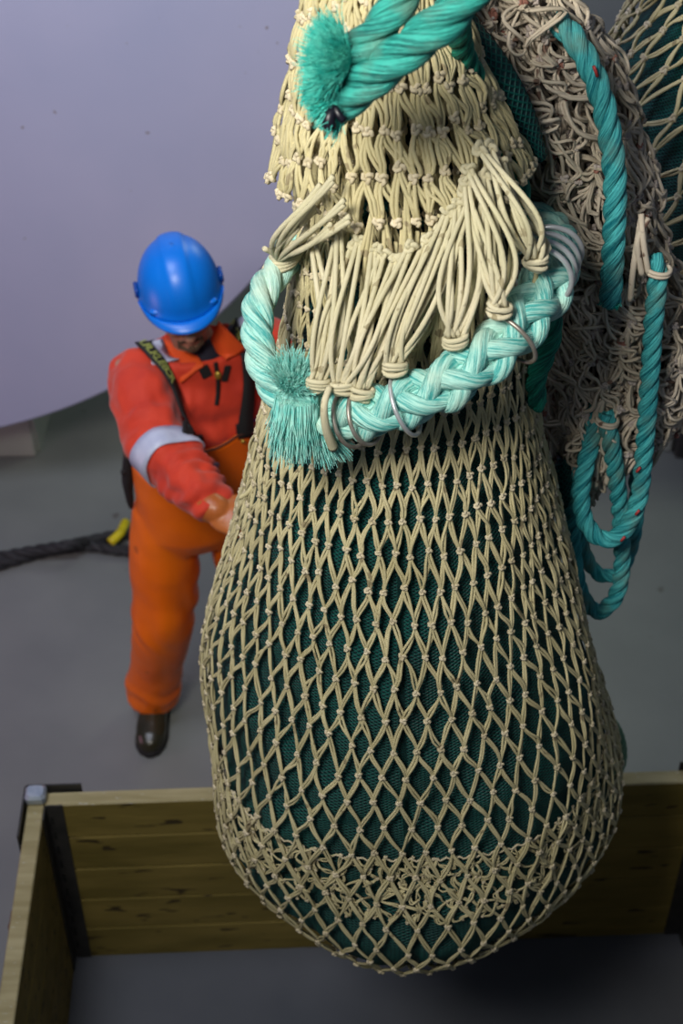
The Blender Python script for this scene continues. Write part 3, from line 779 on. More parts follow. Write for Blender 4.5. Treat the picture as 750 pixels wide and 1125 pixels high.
# green fine-meshed strip showing between folds
def strip(pts, w, name, parent):
    path, s = resample(pts, 0.012); T, N, B = frames(path); V = []; A = []; nj = 9
    for i in range(len(path)):
        wd = w * math.sin(PI * min(max(i / (len(path) - 1), 0.08), 0.92)) ** 0.4
        side = norm(np.cross(T[i], [0, -1.0, 0.2])); out = norm(np.cross(side, T[i]))
        if out[1] > 0: out = -out
        for j in range(nj):
            q = (j / (nj - 1) - 0.5) * 2; V.append(path[i] + side * wd * q + out * 0.018 * (1 - q * q)); A.append((q * w * 0.55, s[i] * 0.5, 1.0))
    F = [(i * nj + j, i * nj + j + 1, (i + 1) * nj + j + 1, (i + 1) * nj + j) for i in range(len(path) - 1) for j in range(nj - 1)]
    mb = MB(); mb.add(np.array(V), F, 0, np.array(A)); o = mb.build(name, M_liner, parent)
    o.modifiers.new('sol', 'SOLIDIFY').thickness = 0.004
    return o
strip([P(512, 22, 2.215), P(538, 70, 2.205), P(562, 115, 2.205), P(592, 172, 2.22)], 0.030, 'green_lining', slack)['label'] = 'green fine meshed strip between the folds'
strip([P(618, 500, 2.32), P(618, 525, 2.32), P(622, 556, 2.33)], 0.02, 'green_lining', slack)

# rope hanging with cut end, right
r1 = empty('hanging_rope', tuple(P(670, 330, 2.22)), 'turquoise rope hanging over the slack netting, cut end level with the strop', 'rope')
rope_mb([P(612, 22, 2.30), P(634, 48, 2.26), P(654, 88, 2.235), P(667, 135, 2.225), P(675, 195, 2.22), P(674, 260, 2.22), P(670, 333, 2.22)], 0.0205, pitch=0.125, handed=1).build('laid_rope', M_blue_teal, r1)
fray_mb(P(670, 332, 2.22), (0, -0.1, -1), 0.006, 260, 0.5, 0.001, 0.018).build('cut_end', M_fray_teal, r1)
# coiled rope
YC = 2.25
r2 = empty('coiled_rope', tuple(P(660, 680, YC)), 'turquoise rope hung in long loops at the right, bound to the netting with twine', 'rope')
coil = [P(716, 282, YC), P(722, 302, YC - .01), P(718, 350, YC - .01), P(713, 420, YC - .01), P(707, 500, YC - .01), P(700, 553, YC - .015), P(682, 586, YC - .02), P(660, 592, YC - .02), P(643, 574, YC - .01),
        P(638, 545, YC), P(642, 515, YC + .01), P(650, 480, YC + .03), P(652, 450, YC + .06), P(640, 455, YC + .10), P(634, 500, YC + .09), P(629, 560, YC + .07), P(630, 610, YC + .06), P(638, 652, YC + .05), P(656, 672, YC + .045), P(676, 655, YC + .035),
        P(683, 620, YC + .035), P(681, 565, YC + .035), P(676, 520, YC + .02), P(670, 482, YC + .01), P(664, 454, YC + .02)]
rope_mb(coil, 0.0185, pitch=0.115, handed=1).build('laid_rope', M_blue_teal, r2)
coil2 = [P(697, 500, YC + .12), P(699, 560, YC + .11), P(693, 600, YC + .11), P(680, 628, YC + .11), P(660, 632, YC + .11), P(645, 615, YC + .12), P(636, 580, YC + .13), P(640, 520, YC + .14)]
rope_mb(coil2, 0.0165, pitch=0.115, handed=1).build('laid_rope', M_blue_teal, r2)
mb = MB()
def lashing(c, R, ax, n=2):
    ax = norm(np.array(ax, float)); a = norm(np.cross(ax, [0, 1, 0.1])); b = np.cross(ax, a); t = np.linspace(0, 2 * PI, 25)[:-1]
    for k in range(n):
        p = c + ax * (k * 0.006) + R * (a * np.cos(t)[:, None] + b * np.sin(t)[:, None]); V, F = batch(p[None], ax, 0.004, 6, closed=True); mb.add(V, F)
lashing(P(722, 298, YC - .01), 0.022, (0.1, 0, 1.0))
for a, b, c in [((705, 302), (700, 265), (712, 240)), ((712, 300), (706, 262), (704, 235)), ((692, 330), (696, 290), (704, 240))]:
    tube_one(mb, resample([P(*a, YC - .02), P(*b, YC - .02), P(*c, YC)], .008)[0], 0.0055, 8)
mb.build('twine_lashing', M_slack, r2); mb = MB(); lashing(P(666, 463, YC + .015), 0.021, (0.15, 0, 1.0))
for a, b, c in [((650, 470), (656, 448), (664, 436)), ((660, 500), (658, 470), (662, 440)), ((654, 535), (656, 505), (662, 488)), ((666, 532), (668, 512), (662, 492))]:
    tube_one(mb, resample([P(*a, YC + .035), P(*b, YC + .03), P(*c, YC + .03)], .008)[0], 0.0055, 8)
mb.build('twine_lashing', M_slack, r2)
# small red marker threads on the ropes
for px, py, yy in [(701, 516, YC - .031), (700, 563, YC - .036), (684, 592, YC - .042)]:
    mb = MB(); p = P(px, py, yy); tube_one(mb, np.array([p + np.array([.003, 0, .006]), p, p - np.array([.003, 0, .006])]), 0.0028, 6); mb.build('marker_thread', M_thread_red, r2)
mb = MB()
p = P(654, 78, 2.212); tube_one(mb, np.array([p + np.array([-.004, 0, .008]), p, p + np.array([.004, 0, -.009])]), 0.003, 6)
mb.build('marker_thread', M_thread_red, r1)
# pale green rope behind the bag
r3 = empty('pale_green_rope', tuple(P(676, 850, 2.36)), 'short loop of pale green rope peeping out behind the bag, low right', 'rope')
rope_mb([P(640, 778, 2.36), P(664, 786, 2.37), P(680, 812, 2.38), P(680, 842, 2.38), P(660, 866, 2.38)], 0.015, pitch=0.07).build('laid_rope', M_palegreen, r3)

# ------------------------------------------------------------------ second bag, upper right behind
Y2 = 3.0
S2 = [(-260, 812, 868), (-160, 775, 900), (-80, 738, 945), (0, 702, 990), (60, 668, 1020), (120, 645, 1045), (170, 636, 1055)]
q = []
for py, l, r_ in S2:
    a = P(l, py, Y2); b = P(r_, py, Y2); q.append((a[2], (a[0] + b[0]) / 2, (b[0] - a[0]) / 2))
z2, x2, rr2 = q[-1]
for k in range(1, 10):
    an = k / 9 * PI / 2 * 0.97; q.append((z2 - rr2 * 0.95 * math.sin(an), x2, rr2 * max(math.cos(an), 0.04)))
q = np.array(q); s2 = np.r_[0, np.cumsum(np.hypot(np.diff(q[:, 0]), np.diff(q[:, 2])))]
def second_S(off):
    def S(u, v):
        z = np.interp(v, s2, q[:, 0]); x = np.interp(v, s2, q[:, 1]); r = np.interp(v, s2, q[:, 2]) + off; th = 2 * PI * u - PI / 2
        p = np.stack([x + r * np.cos(th), Y2 + r * np.sin(th), z], -1)
        k = np.clip((z2 - z) / rr2, 0, 1); n = norm(np.stack([np.cos(th) * (1 - k), np.sin(th) * (1 - k), -k + 0.2], -1)); return p, n
    return S
bag2 = empty('cod_end_net', (x2, Y2, q[-1, 0]), 'second net bag with diagonal beige meshes over green lining, cut by the upper right edge', 'fishing net')
surf_grid(second_S(-0.03), 96, 60, 0.0, s2[-1], 'green_lining', M_liner, bag2)
netting(second_S(0.0), 34, np.arange(0, s2[-1], 0.074), 0.0031, jit=0.12, wob=0.004, skew=-0.30, knot=1.1, bulge=0.7).build('netting', [M_twine, M_knot], bag2)

# ------------------------------------------------------------------ the worker
M_skin = material('skin', srgb(170, 120, 98), 0.5, col2=srgb(186, 134, 112), scale=20, bump=0.1, bscale=200)
M_beard = material('brown_beard', srgb(78, 56, 42), 0.9, col2=srgb(100, 76, 58), scale=60, bump=0.8, bscale=300)
M_jacket = material('red_jacket_cloth', srgb(212, 58, 26), 0.75, col2=srgb(192, 46, 24), scale=8, bump=0.35, bscale=26, bdist=0.006, sheen=0.15)
M_collar = material('orange_collar_cloth', srgb(232, 84, 24), 0.7, col2=srgb(222, 72, 24), scale=8, bump=0.2, bscale=30)
M_pants = material('orange_oilskin', srgb(240, 112, 10), 0.42, col2=srgb(228, 100, 8), scale=5, bump=0.3, bscale=9, bdist=0.01, specks=(8, srgb(190, 84, 16), 0.70))
M_hem = material('dark_edging', srgb(70, 34, 22), 0.7)
M_strap = material('black_webbing', srgb(16, 16, 18), 0.75, bump=0.3, bscale=300)
M_letter = material('olive_lettering', srgb(150, 158, 80), 0.7)
M_reflect = material('silver_reflective_tape', srgb(196, 200, 222), 0.4, col2=srgb(180, 184, 210), scale=20)
M_navy = material('navy_shirt', srgb(24, 26, 44), 0.85, bump=0.3, bscale=200)
M_helmet = material('blue_helmet_plastic', srgb(0, 118, 222), 0.36, col2=srgb(0, 108, 212), scale=3)
M_glove = material('brown_orange_rubber_glove', srgb(172, 88, 34), 0.36, col2=srgb(186, 112, 60), scale=7, bump=0.2, bscale=30)
M_boot = material('dark_olive_rubber', srgb(40, 38, 24), 0.28, col2=srgb(50, 46, 30), scale=8)
M_purple = material('purple_print', srgb(110, 50, 140), 0.7)
M_brass = material('brass_zip', srgb(190, 160, 70), 0.4, metal=0.7)
M_black = material('black_cloth', srgb(20, 18, 20), 0.8)

worker = empty('person', (-0.45, 3.5, 0.0), 'worker in blue helmet, red jacket and orange bib trousers reaching for the net', 'person')
ShR = np.array([-0.605, 3.47, 1.525]); ShL = np.array([-0.205, 3.60, 1.545])
ElR = P(174, 488, 3.24); WrR = P(231, 556, 3.00); 
ElL = np.array([-0.07, 3.50, 1.30]); WrL = np.array([-0.10, 3.22, 1.22])
HipR = np.array([-0.545, 3.52, 0.90]); HipL = np.array([-0.36, 3.55, 0.90])
KnR = np.array([-0.595, 3.47, 0.50]); AnR = np.array([-0.665, 3.545, 0.09])
KnL = np.array([-0.23, 3.53, 0.50]); AnL = np.array([-0.16, 3.66, 0.09])
right = norm(ShL - ShR); fwd = norm(np.cross([0, 0, 1.0], right)) * -1.0   # he faces the camera side
right_h = norm(np.array([right[0], right[1], 0])); fwd_h = np.array([right_h[1], -right_h[0], 0])
# head frame
hy = math.radians(-12); hp = math.radians(8)
Fh = np.array([math.sin(-hy) * math.cos(hp), -math.cos(hy) * math.cos(hp), -math.sin(hp)])
Uh = norm(np.array([-0.10, 0, 1.0]) - Fh * (np.array([-0.10, 0, 1.0]) @ Fh)); Xh = np.cross(Fh, Uh)
HC = P(201, 335, 3.47)
HM = Matrix(((Xh[0], Fh[0], Uh[0], HC[0]), (Xh[1], Fh[1], Uh[1], HC[1]), (Xh[2], Fh[2], Uh[2], HC[2]), (0, 0, 0, 1)))
def hl(p): return np.array(HM @ Vector(p))

def hand(mb, wrist, direction, palm_n, scale=1.0, r=0.0095, curl=0.9, thumb_side=1, thin=1.0):
    """palm plus four unequal fingers curled about palm_n side and a thumb off the palm's edge"""
    d = norm(np.array(direction, float)); n = norm(np.array(palm_n, float) - d * (np.array(palm_n) @ d)); s = np.cross(d, n) * thumb_side
    w = np.array(wrist, float)
    M = Matrix(((s[0], d[0], n[0], w[0]), (s[1], d[1], n[1], w[1]), (s[2], d[2], n[2], w[2]), (0, 0, 0, 1)))
    ellipsoid(mb, (0, 0.05 * scale, 0), (0.043 * scale * thin, 0.055 * scale * thin, 0.017 * scale * thin), M)
    ellipsoid(mb, (0.018 * scale, 0.03 * scale, 0.006), (0.024 * scale * thin, 0.034 * scale * thin, 0.017 * scale * thin), M)
    for k, (off, L) in enumerate([(0.031, 0.072), (0.0105, 0.082), (-0.0105, 0.076), (-0.031, 0.060)]):
        base = np.array([off, 0.088 - abs(off) * 0.2, 0]) * scale; pts = [base * 0.75, base]; a = 0.25; p = base.copy()
        for seg, f in enumerate((0.45, 0.30, 0.25)):
            a += curl * (0.55 if seg == 0 else 0.75)
            p = p + np.array([off * 0.08, math.cos(a) * L * f * scale, math.sin(a) * L * f * scale]); pts.append(p.copy())
        pts = [np.array(M @ Vector(x)) for x in pts]
        limb(mb, pts, [r * 1.1, r * 1.1, r, r * .92, r * .8], 10, 0.006)
    tp = [(0.022, 0.018, 0.004), (0.050, 0.045, 0.012), (0.060, 0.072, 0.026), (0.052, 0.094, 0.042)]
    limb(mb, [np.array(M @ Vector([c * scale for c in x])) for x in tp], [r * 1.4, r * 1.25, r * 1.1, r * .9], 10, 0.006)
dR = norm(np.array([0.22, -0.14, -0.04])); nR = np.array([0.35, 0.1, -0.6])
dL = norm(np.array([0.0, -0.25, -0.06])); nL = np.array([-0.5, 0.0, -0.4])

# body: one continuous surface, head to feet
mb = MB()
ellipsoid(mb, (0, -0.012, 0.02), (0.076, 0.096, 0.098), HM, 32, 20)      # skull
ellipsoid(mb, (0, 0.028, -0.062), (0.054, 0.058, 0.052), HM, 24, 16)     # jaw
ellipsoid(mb, (0, 0.066, -0.092), (0.026, 0.022, 0.020), HM)             # chin
ellipsoid(mb, (0, 0.090, -0.018), (0.012, 0.016, 0.026), HM)             # nose bridge
ellipsoid(mb, (0, 0.104, -0.034), (0.017, 0.015, 0.013), HM)             # nose tip
for s_ in (-1, 1):
    ellipsoid(mb, (s_ * 0.012, 0.094, -0.037), (0.010, 0.012, 0.008), HM)
    ellipsoid(mb, (s_ * 0.038, 0.060, -0.028), (0.026, 0.026, 0.022), HM)  # cheek
    ellipsoid(mb, (s_ * 0.028, 0.080, 0.018), (0.024, 0.014, 0.010), HM)   # brow
    ellipsoid(mb, (s_ * 0.079, -0.005, -0.012), (0.010, 0.018, 0.032), HM) # ear
ellipsoid(mb, (0, 0.086, -0.060), (0.024, 0.010, 0.006), HM)             # lips
ellipsoid(mb, (0, 0.083, -0.070), (0.020, 0.010, 0.007), HM)
NB = np.array([-0.405, 3.545, 1.50])
limb(mb, [hl((0, -0.02, -0.05)), hl((0, -0.035, -0.10)), NB], [0.058, 0.058, 0.066])
cR, cF = right_h, fwd_h
WA = np.array([-0.445, 3.54, 1.06]); CH = np.array([-0.415, 3.535, 1.32]); HP = np.array([-0.452, 3.54, 0.92])
loft(mb, [(HP + [0, 0, -.06], cR, cF, .13, .10), (HP, cR, cF, .165, .115), (WA, cR, cF, .15, .105), (CH, cR, cF, .175, .115), ((ShR + ShL) / 2 + [0, 0.0, -.04], right, cF, .18, .10), (NB + [0, 0, .03], right, cF, .07, .06)])
for a, b, c in ((ShR, ElR, WrR), (ShL, ElL, WrL)): limb(mb, [a + [0, 0, -.015], b, c], [0.058, 0.042, 0.028])
for a, b, c in ((HipR, KnR, AnR), (HipL, KnL, AnL)):
    limb(mb, [a, b, c], [0.085, 0.055, 0.040]); ellipsoid(mb, c + np.array([0.0, -0.06, -0.045]), (0.038, 0.115, 0.032))
hand(mb, WrR, dR, nR, 1.16, 0.0068, thin=0.8); hand(mb, WrL, dL, nL, 1.16, 0.0068, thumb_side=-1, thin=0.8)
body = mb.build('body', M_skin, worker)
bake(body, [('REMESH', dict(mode='VOXEL', voxel_size=0.0042)), ('SMOOTH', dict(factor=0.5, iterations=4))])

# eyes under the peak, beard
for s_ in (-1, 1):
    mb = MB(); ellipsoid(mb, (s_ * 0.030, 0.079, 0.002), (0.0115, 0.0105, 0.008), HM); mb.build('eye', material('eye_white', srgb(200, 190, 185), .3), worker)
mb = MB()
for k in range(9):
    a = (k - 4) / 4; ellipsoid(mb, (a * 0.029, 0.092 - 0.016 * a * a, -0.0535 - 0.014 * a * a), (0.0075, 0.006, 0.0055), HM, 10, 8)
for k in range(3):
    for s_ in (-1, 1): ellipsoid(mb, (s_ * 0.032, 0.071, -0.068 - k * 0.009), (0.006, 0.007, 0.008), HM, 10, 8)
for k in range(9):
    a = (k - 4) / 4; ellipsoid(mb, (a * 0.030, 0.083 - 0.018 * a * a, -0.096 + 0.014 * a * a), (0.0085, 0.009, 0.009), HM, 10, 8)
ellipsoid(mb, (0, 0.089, -0.083), (0.010, 0.006, 0.007), HM, 10, 8)
o = mb.build('beard', M_beard, worker); bake(o, [('REMESH', dict(mode='VOXEL', voxel_size=0.0026)), ('SMOOTH', dict(factor=0.5, iterations=3))])

# jacket
def fbm(co, f, seed=0):
    return np.array([noise.noise(Vector(c) * f + Vector((seed, seed * 2, 0))) for c in co])
mb = MB()
loft(mb, [(HP + [0, 0, .0], cR, cF, .175, .125), (WA, cR, cF, .180, .130), ((WA + CH) / 2, cR, cF, .195, .140), (CH, cR, cF, .21, .148), (CH + [0.004, 0, .09], cR, cF, .212, .142),
          ((ShR + ShL) / 2 + [0, 0.0, -.01], right, cF, .205, .118), ((ShR + ShL) / 2 + [0, -0.01, .045], right, cF, .155, .10), (NB + [0, -0.01, .055], right, cF, .088, .078)], 36)
limb(mb, [ShR + [0.03, 0, -.03], ShR * .5 + ElR * .5, ElR], [0.100, 0.098, 0.088])
limb(mb, [ElR, ElR * .5 + WrR * .5, WrR + (ElR - WrR) * 0.10], [0.088, 0.080, 0.067])
limb(mb, [ShL + [-0.03, 0, -.02], ShL * .5 + ElL * .5, ElL, ElL * .4 + WrL * .6, WrL], [0.098, 0.084, 0.074, 0.062, 0.05])
jacket = mb.build('jacket', M_jacket, worker)
bake(jacket, [('REMESH', dict(mode='VOXEL', voxel_size=0.0085)), ('SMOOTH', dict(factor=0.5, iterations=6))])
def wrinkle(co, no):
    d = 0.016 * fbm(co * [1, 1, 1.8], 8, 3) + 0.006 * fbm(co * [1.5, 1, .7], 20, 8) - 0.010 * np.abs(fbm(co * [1.3, 1, .8], 11, 6))
    # concertina folds on the right forearm
    ax = WrR - ElR; L = np.linalg.norm(ax); t = ((co - ElR) @ ax) / L / L
    dist = np.linalg.norm(co - (ElR + np.clip(t, 0, 1)[:, None] * ax), axis=1)
    m = np.clip((t - 0.05) / 0.3, 0, 1) * (dist < 0.12)
    d += m * 0.014 * np.sin(t * 30 + 7.0 * fbm(co, 9, 5)) * (0.5 + fbm(co, 7, 11)) 
    ax = ElR - ShR; L = np.linalg.norm(ax); t2 = ((co - ShR) @ ax) / L / L
    d2 = np.linalg.norm(co - (ShR + np.clip(t2, 0, 1)[:, None] * ax), axis=1)
    d += (d2 < 0.14) * np.clip(t2, 0, 1) * 0.006 * np.sin(t2 * 12 + 7 * fbm(co, 6, 2))
    # vertical folds on the chest
    ch = np.clip(1 - np.abs(co[:, 2] - 1.33) / 0.2, 0, 1) * (d2 > 0.14)
    d += ch * 0.004 * np.sin(co[:, 0] * 62 + 3 * fbm(co, 5, 1))
    return d
displace(jacket, wrinkle)
bpy.context.view_layer.update()
def bvh_of(o):
    me = o.data; return BVHTree.FromPolygons([v.co[:] for v in me.vertices], [p.vertices[:] for p in me.polygons])
bj = bvh_of(jacket)
CO = Vector((0, 0, CAM_H))
def on(bv, px, py, off=0.004):
    d = (Vector(P(px, py, 3.0)) - CO).normalized(); h = bv.ray_cast(CO, d)
    if h[0] is None: return None
    return np.array(h[0] + h[1] * off), np.array(h[1])
def ribbon(mb, pts, nrms, w, th=0.003, mat=0):
    pts = np.array(pts); nrms = norm(np.array(nrms)); T = norm(np.gradient(pts, axis=0)); S_ = norm(np.cross(T, nrms)); N = np.cross(S_, T)
    w = np.broadcast_to(w, (len(pts),)); V = []
    for i in range(len(pts)):
        for a, b in ((-1, 0), (1, 0), (1, 1), (-1, 1)): V.append(pts[i] + S_[i] * a * w[i] / 2 + N[i] * b * th)
    F = []
    for i in range(len(pts) - 1):
        for j in range(4): k = (j + 1) % 4; F.append((i * 4 + j, i * 4 + k, (i + 1) * 4 + k, (i + 1) * 4 + j))
    F.append((3, 2, 1, 0)); e = (len(pts) - 1) * 4; F.append((e, e + 1, e + 2, e + 3)); mb.add(np.array(V), F, mat)
    return pts, S_, N, T
def draped(bv, pix, off=0.004, step=0.012):
    """points laid on the cloth along a line of places; smoothed"""
    pts = []; nr = []
    for k in range(len(pix) - 1):
        for t in np.linspace(0, 1, 9)[:-1]:
            h = on(bv, pix[k][0] * (1 - t) + pix[k + 1][0] * t, pix[k][1] * (1 - t) + pix[k + 1][1] * t, off)
            if h: pts.append(h[0]); nr.append(h[1])
    h = on(bv, *pix[-1], off)
    if h: pts.append(h[0]); nr.append(h[1])
    pts = np.array(pts); nr = np.array(nr)
    for _ in range(14):
        pts[1:-1] = (pts[:-2] + 2 * pts[1:-1] + pts[2:]) / 4; nr[1:-1] = (nr[:-2] + 2 * nr[1:-1] + nr[2:]) / 4
    return pts, norm(nr)
def over_back(pts, nr, bv, xs, off=0.005):
    """carry a strap on over the shoulder and down the back"""
    P0 = pts[0]; out = [];on_ = []
    for k, zf in enumerate(xs):
        z = P0[2] - zf; o = Vector((P0[0] + 0.10 * zf, 4.3, z)); h = bv.ray_cast(o, Vector((0, -1, 0)))
        if h[0] is not None: out.append(np.array(h[0] + h[1] * off)); on_.append(np.array(h[1]))
    return out[::-1], on_[::-1]
# pale reflective shoulder bands
for i, px in enumerate([[(147, 352), (158, 366), (170, 381), (182, 400)], [(250, 318), (260, 327), (267, 339), (273, 356)]]):
    p, n = draped(bj, px, 0.006); mb = MB(); ribbon(mb, p, n, 0.078 if i == 0 else 0.062, 0.003); mb.build('shoulder_band', M_reflect, worker)
# braces
def brace(pix, w, textpart, txt):
    p, n = draped(bj, pix, 0.014)
    bp, bn = over_back(p, n, bj, [0.01, 0.05, 0.10, 0.16, 0.24, 0.32])
    if len(bp): p2 = np.vstack([np.array(bp), p]); n2 = np.vstack([np.array(bn), n])
    else: p2, n2 = p, n
    mb = MB(); ribbon(mb, p2, n2, w, 0.004); st = mb.build('brace', M_strap, worker)
    # lettering laid glyph by glyph along the webbing
    d = np.r_[0, np.cumsum(np.linalg.norm(np.diff(p, axis=0), axis=1))]; a, b = textpart[0] * d[-1], textpart[1] * d[-1]
    mb = MB(); T = norm(np.gradient(p, axis=0)); step = (b - a) / len(txt)
    for k, ch in enumerate(txt):
        if ch == ' ': continue
        cu = bpy.data.curves.new('glyph', 'FONT'); cu.body = ch; cu.size = 0.036; cu.align_x = 'CENTER'; cu.align_y = 'CENTER'; cu.extrude = 0.0008; cu.resolution_u = 3
        to = bpy.data.objects.new('glyph', cu); C.objects.link(to); bpy.context.view_layer.update()
        me = bpy.data.meshes.new_from_object(to.evaluated_get(bpy.context.evaluated_depsgraph_get()))
        bpy.data.objects.remove(to); bpy.data.curves.remove(cu)
        s = a + (k + 0.5) * step; q_ = np.array([np.interp(s, d, p[:, j]) for j in range(3)]); t_ = norm(np.array([np.interp(s, d, T[:, j]) for j in range(3)])); n_ = np.array([np.interp(s, d, n[:, j]) for j in range(3)])
        n_ = norm(n_ - t_ * (n_ @ t_)); u_ = np.cross(n_, t_)
        V = np.array([q_ + t_ * v.co.x * 1.0 + u_ * v.co.y + n_ * (v.co.z + 0.0052) for v in me.vertices])
        mb.add(V, [tuple(f.vertices) for f in me.polygons]); bpy.data.meshes.remove(me)
    lo = mb.build('lettering', M_letter, None, smooth=False); lo.parent = st
    return st
brace([(139, 358), (152, 376), (165, 391), (176, 404), (186, 424), (192, 444), (197, 460), (206, 476)], 0.042, (0.0, 0.47), 'URUKLEBOR')
brace([(240, 325), (250, 336), (258, 350), (264, 368), (268, 392), (270, 420), (269, 450), (267, 477)], 0.044, (0.0, 0.30), 'RUKLEBOR')
# buckles
for bx, by in ((203, 475), (212, 481), (268, 468)):
    h = on(bj, bx, by, 0.010)
    if h:
        mb = MB(); n_ = norm(h[1]); s_ = norm(np.cross([0, 0, 1.0], n_)); u_ = np.cross(n_, s_); w_, hh = (0.028, 0.02)
        Mx = Matrix(((s_[0], u_[0], n_[0], h[0][0]), (s_[1], u_[1], n_[1], h[0][1]), (s_[2], u_[2], n_[2], h[0][2]), (0, 0, 0, 1)))
        box_mb((-w_, -hh, -0.004), (w_, hh, 0.006), mb, Mx, bevel=0.003); mb.build('buckle', M_black, worker, smooth=False)
def patch(pix_c, w, h_, mat, name, bv=None, th=0.003, off=0.003, rot=0.0):
    bv = bv or bj; hit = on(bv, *pix_c, off)
    if not hit: return
    n_ = norm(hit[1]); s_ = norm(np.cross([0, 0, 1.0], n_)); u_ = np.cross(n_, s_); c_, q_ = math.cos(rot), math.sin(rot); s2_, u2_ = s_ * c_ + u_ * q_, u_ * c_ - s_ * q_
    Mx = Matrix(((s2_[0], u2_[0], n_[0], hit[0][0]), (s2_[1], u2_[1], n_[1], hit[0][1]), (s2_[2], u2_[2], n_[2], hit[0][2]), (0, 0, 0, 1)))
    mb = box_mb((-w / 2, -h_ / 2, -th), (w / 2, h_ / 2, th), None, Mx, bevel=th * 0.8); return mb.build(name, mat, worker, smooth=False)
patch((225, 408), 0.030, 0.040, M_black, 'pocket_flap', rot=0.3); patch((248, 410), 0.020, 0.052, M_black, 'pocket_flap', rot=-0.3)
p, n = draped(bj, [(236, 398), (239, 415), (239, 432), (237, 445)], 0.003); mb = MB(); ribbon(mb, p, n, 0.012, 0.003); mb.build('zip', M_black, worker)
h = on(bj, 238, 411, 0.008)
if h is not None:
    mb = MB(); ellipsoid(mb, h[0], (0.010, 0.007, 0.014)); mb.build('zip_puller', M_brass, worker)
# round badge with an underline at the chest
h = on(bj, 288, 446, 0.004)
if h is not None:
    n_ = norm(h[1]); s_ = norm(np.cross([0, 0, 1.0], n_)); u_ = np.cross(n_, s_); t = np.linspace(0, 2 * PI, 25)[:-1]; mb = MB()
    for r_ in (0.013, 0.006):
        pp = h[0] + r_ * (s_ * np.cos(t)[:, None] + u_ * np.sin(t)[:, None]); V, F = batch(pp[None], n_, 0.0022, 6, closed=True); mb.add(V, F)
    p, n = draped(bj, [(277, 462), (285, 459), (292, 455), (298, 452)], 0.002); ribbon(mb, p, n, 0.010, 0.002); mb.build('chest_print', M_purple, worker)
# sleeve band
ax = norm(WrR - ElR + (ElR - ShR)); bc = P(178, 500, 3.19) 
bc = ElR * 0.72 + WrR * 0.28
mb = MB(); ring_r = []
axb = norm(norm(WrR - ElR) * 0.7 + norm(ElR - ShR) * 0.3)
a_ = norm(np.cross(axb, [0, 0, 1.0])); b_ = np.cross(a_, axb)
nseg = 48; V = []
for k, off in enumerate((-0.036, -0.012, 0.012, 0.036)):
    for j in range(nseg):
        t = 2 * PI * j / nseg; dr = a_ * math.cos(t) + b_ * math.sin(t); o = bc - axb * 0.02 + axb * off
        hit = bj.ray_cast(Vector(o + dr * 0.14), Vector(-dr), 0.14); r_ = 0.14 - hit[3] if hit[0] is not None else 0.08
        ring_r.append(min(r_, 0.118))
ring_r = np.array(ring_r).reshape(4, nseg)
for _ in range(2): ring_r = (np.roll(ring_r, 1, 1) + 2 * ring_r + np.roll(ring_r, -1, 1)) / 4
for k, off in enumerate((-0.036, -0.012, 0.012, 0.036)):
    for j in range(nseg):
        t = 2 * PI * j / nseg; V.append(bc - axb * 0.02 + axb * off + (a_ * math.cos(t) + b_ * math.sin(t)) * (ring_r[k, j] + 0.0045))
F = [(k * nseg + j, k * nseg + (j + 1) % nseg, (k + 1) * nseg + (j + 1) % nseg, (k + 1) * nseg + j) for k in range(3) for j in range(nseg)]
mb.add(np.array(V), F); o = mb.build('sleeve_band', M_reflect, worker); o.modifiers.new('s', 'SOLIDIFY').thickness = 0.003

# collar, two flaps and standing neck, navy shirt
mb = MB(); NK = NB + np.array([0, -0.03, 0.045])
limb(mb, [NB + [0, -0.03, -0.03], NB + [0.004, -0.035, 0.02], NB + [0.006, -0.035, 0.05]], [0.085, 0.072, 0.064]); mb.build('shirt', M_navy, worker)
def flap(pix, name):
    P3 = [P(a, b, y) for a, b, y in pix]; me = bpy.data.meshes.new(name); me.from_pydata([tuple(p) for p in P3], [], [tuple(range(len(P3)))]); me.materials.append(M_collar)
    o = link(name, me, worker); m = o.modifiers.new('s', 'SOLIDIFY'); m.thickness = 0.006; m.offset = 0; return o
def quadflap(a, b, c, d, name):
    """bilinear cloth leaf with a soft curl"""
    a, b, c, d = [np.array(x) for x in (a, b, c, d)]; n = 8; V = []
    nn = norm(np.cross(b - a, d - a)); nn = nn if nn[1] < 0 else -nn
    for i in range(n + 1):
        for j in range(n + 1):
            u_, v_ = i / n, j / n; V.append(a * (1 - u_) * (1 - v_) + b * u_ * (1 - v_) + c * u_ * v_ + d * (1 - u_) * v_ + nn * 0.014 * math.sin(PI * u_) * math.sin(PI * v_))
    F = [(i * (n + 1) + j, (i + 1) * (n + 1) + j, (i + 1) * (n + 1) + j + 1, i * (n + 1) + j + 1) for i in range(n) for j in range(n)]
    mb = MB(); mb.add(np.array(V), F); o = mb.build(name, M_collar, worker); o.modifiers.new('s', 'SOLIDIFY').thickness = 0.007; return o
def onj(px, py, off=0.012):
    h = on(bj, px, py, off); return h[0] if h else P(px, py, 3.42)
quadflap(onj(176, 374, .02), onj(197, 419, .012), onj(222, 400, .018), onj(212, 388, .03), 'collar_flap')
quadflap(onj(240, 352, .02), onj(267, 385, .012), onj(246, 396, .014), onj(234, 386, .03), 'collar_flap')

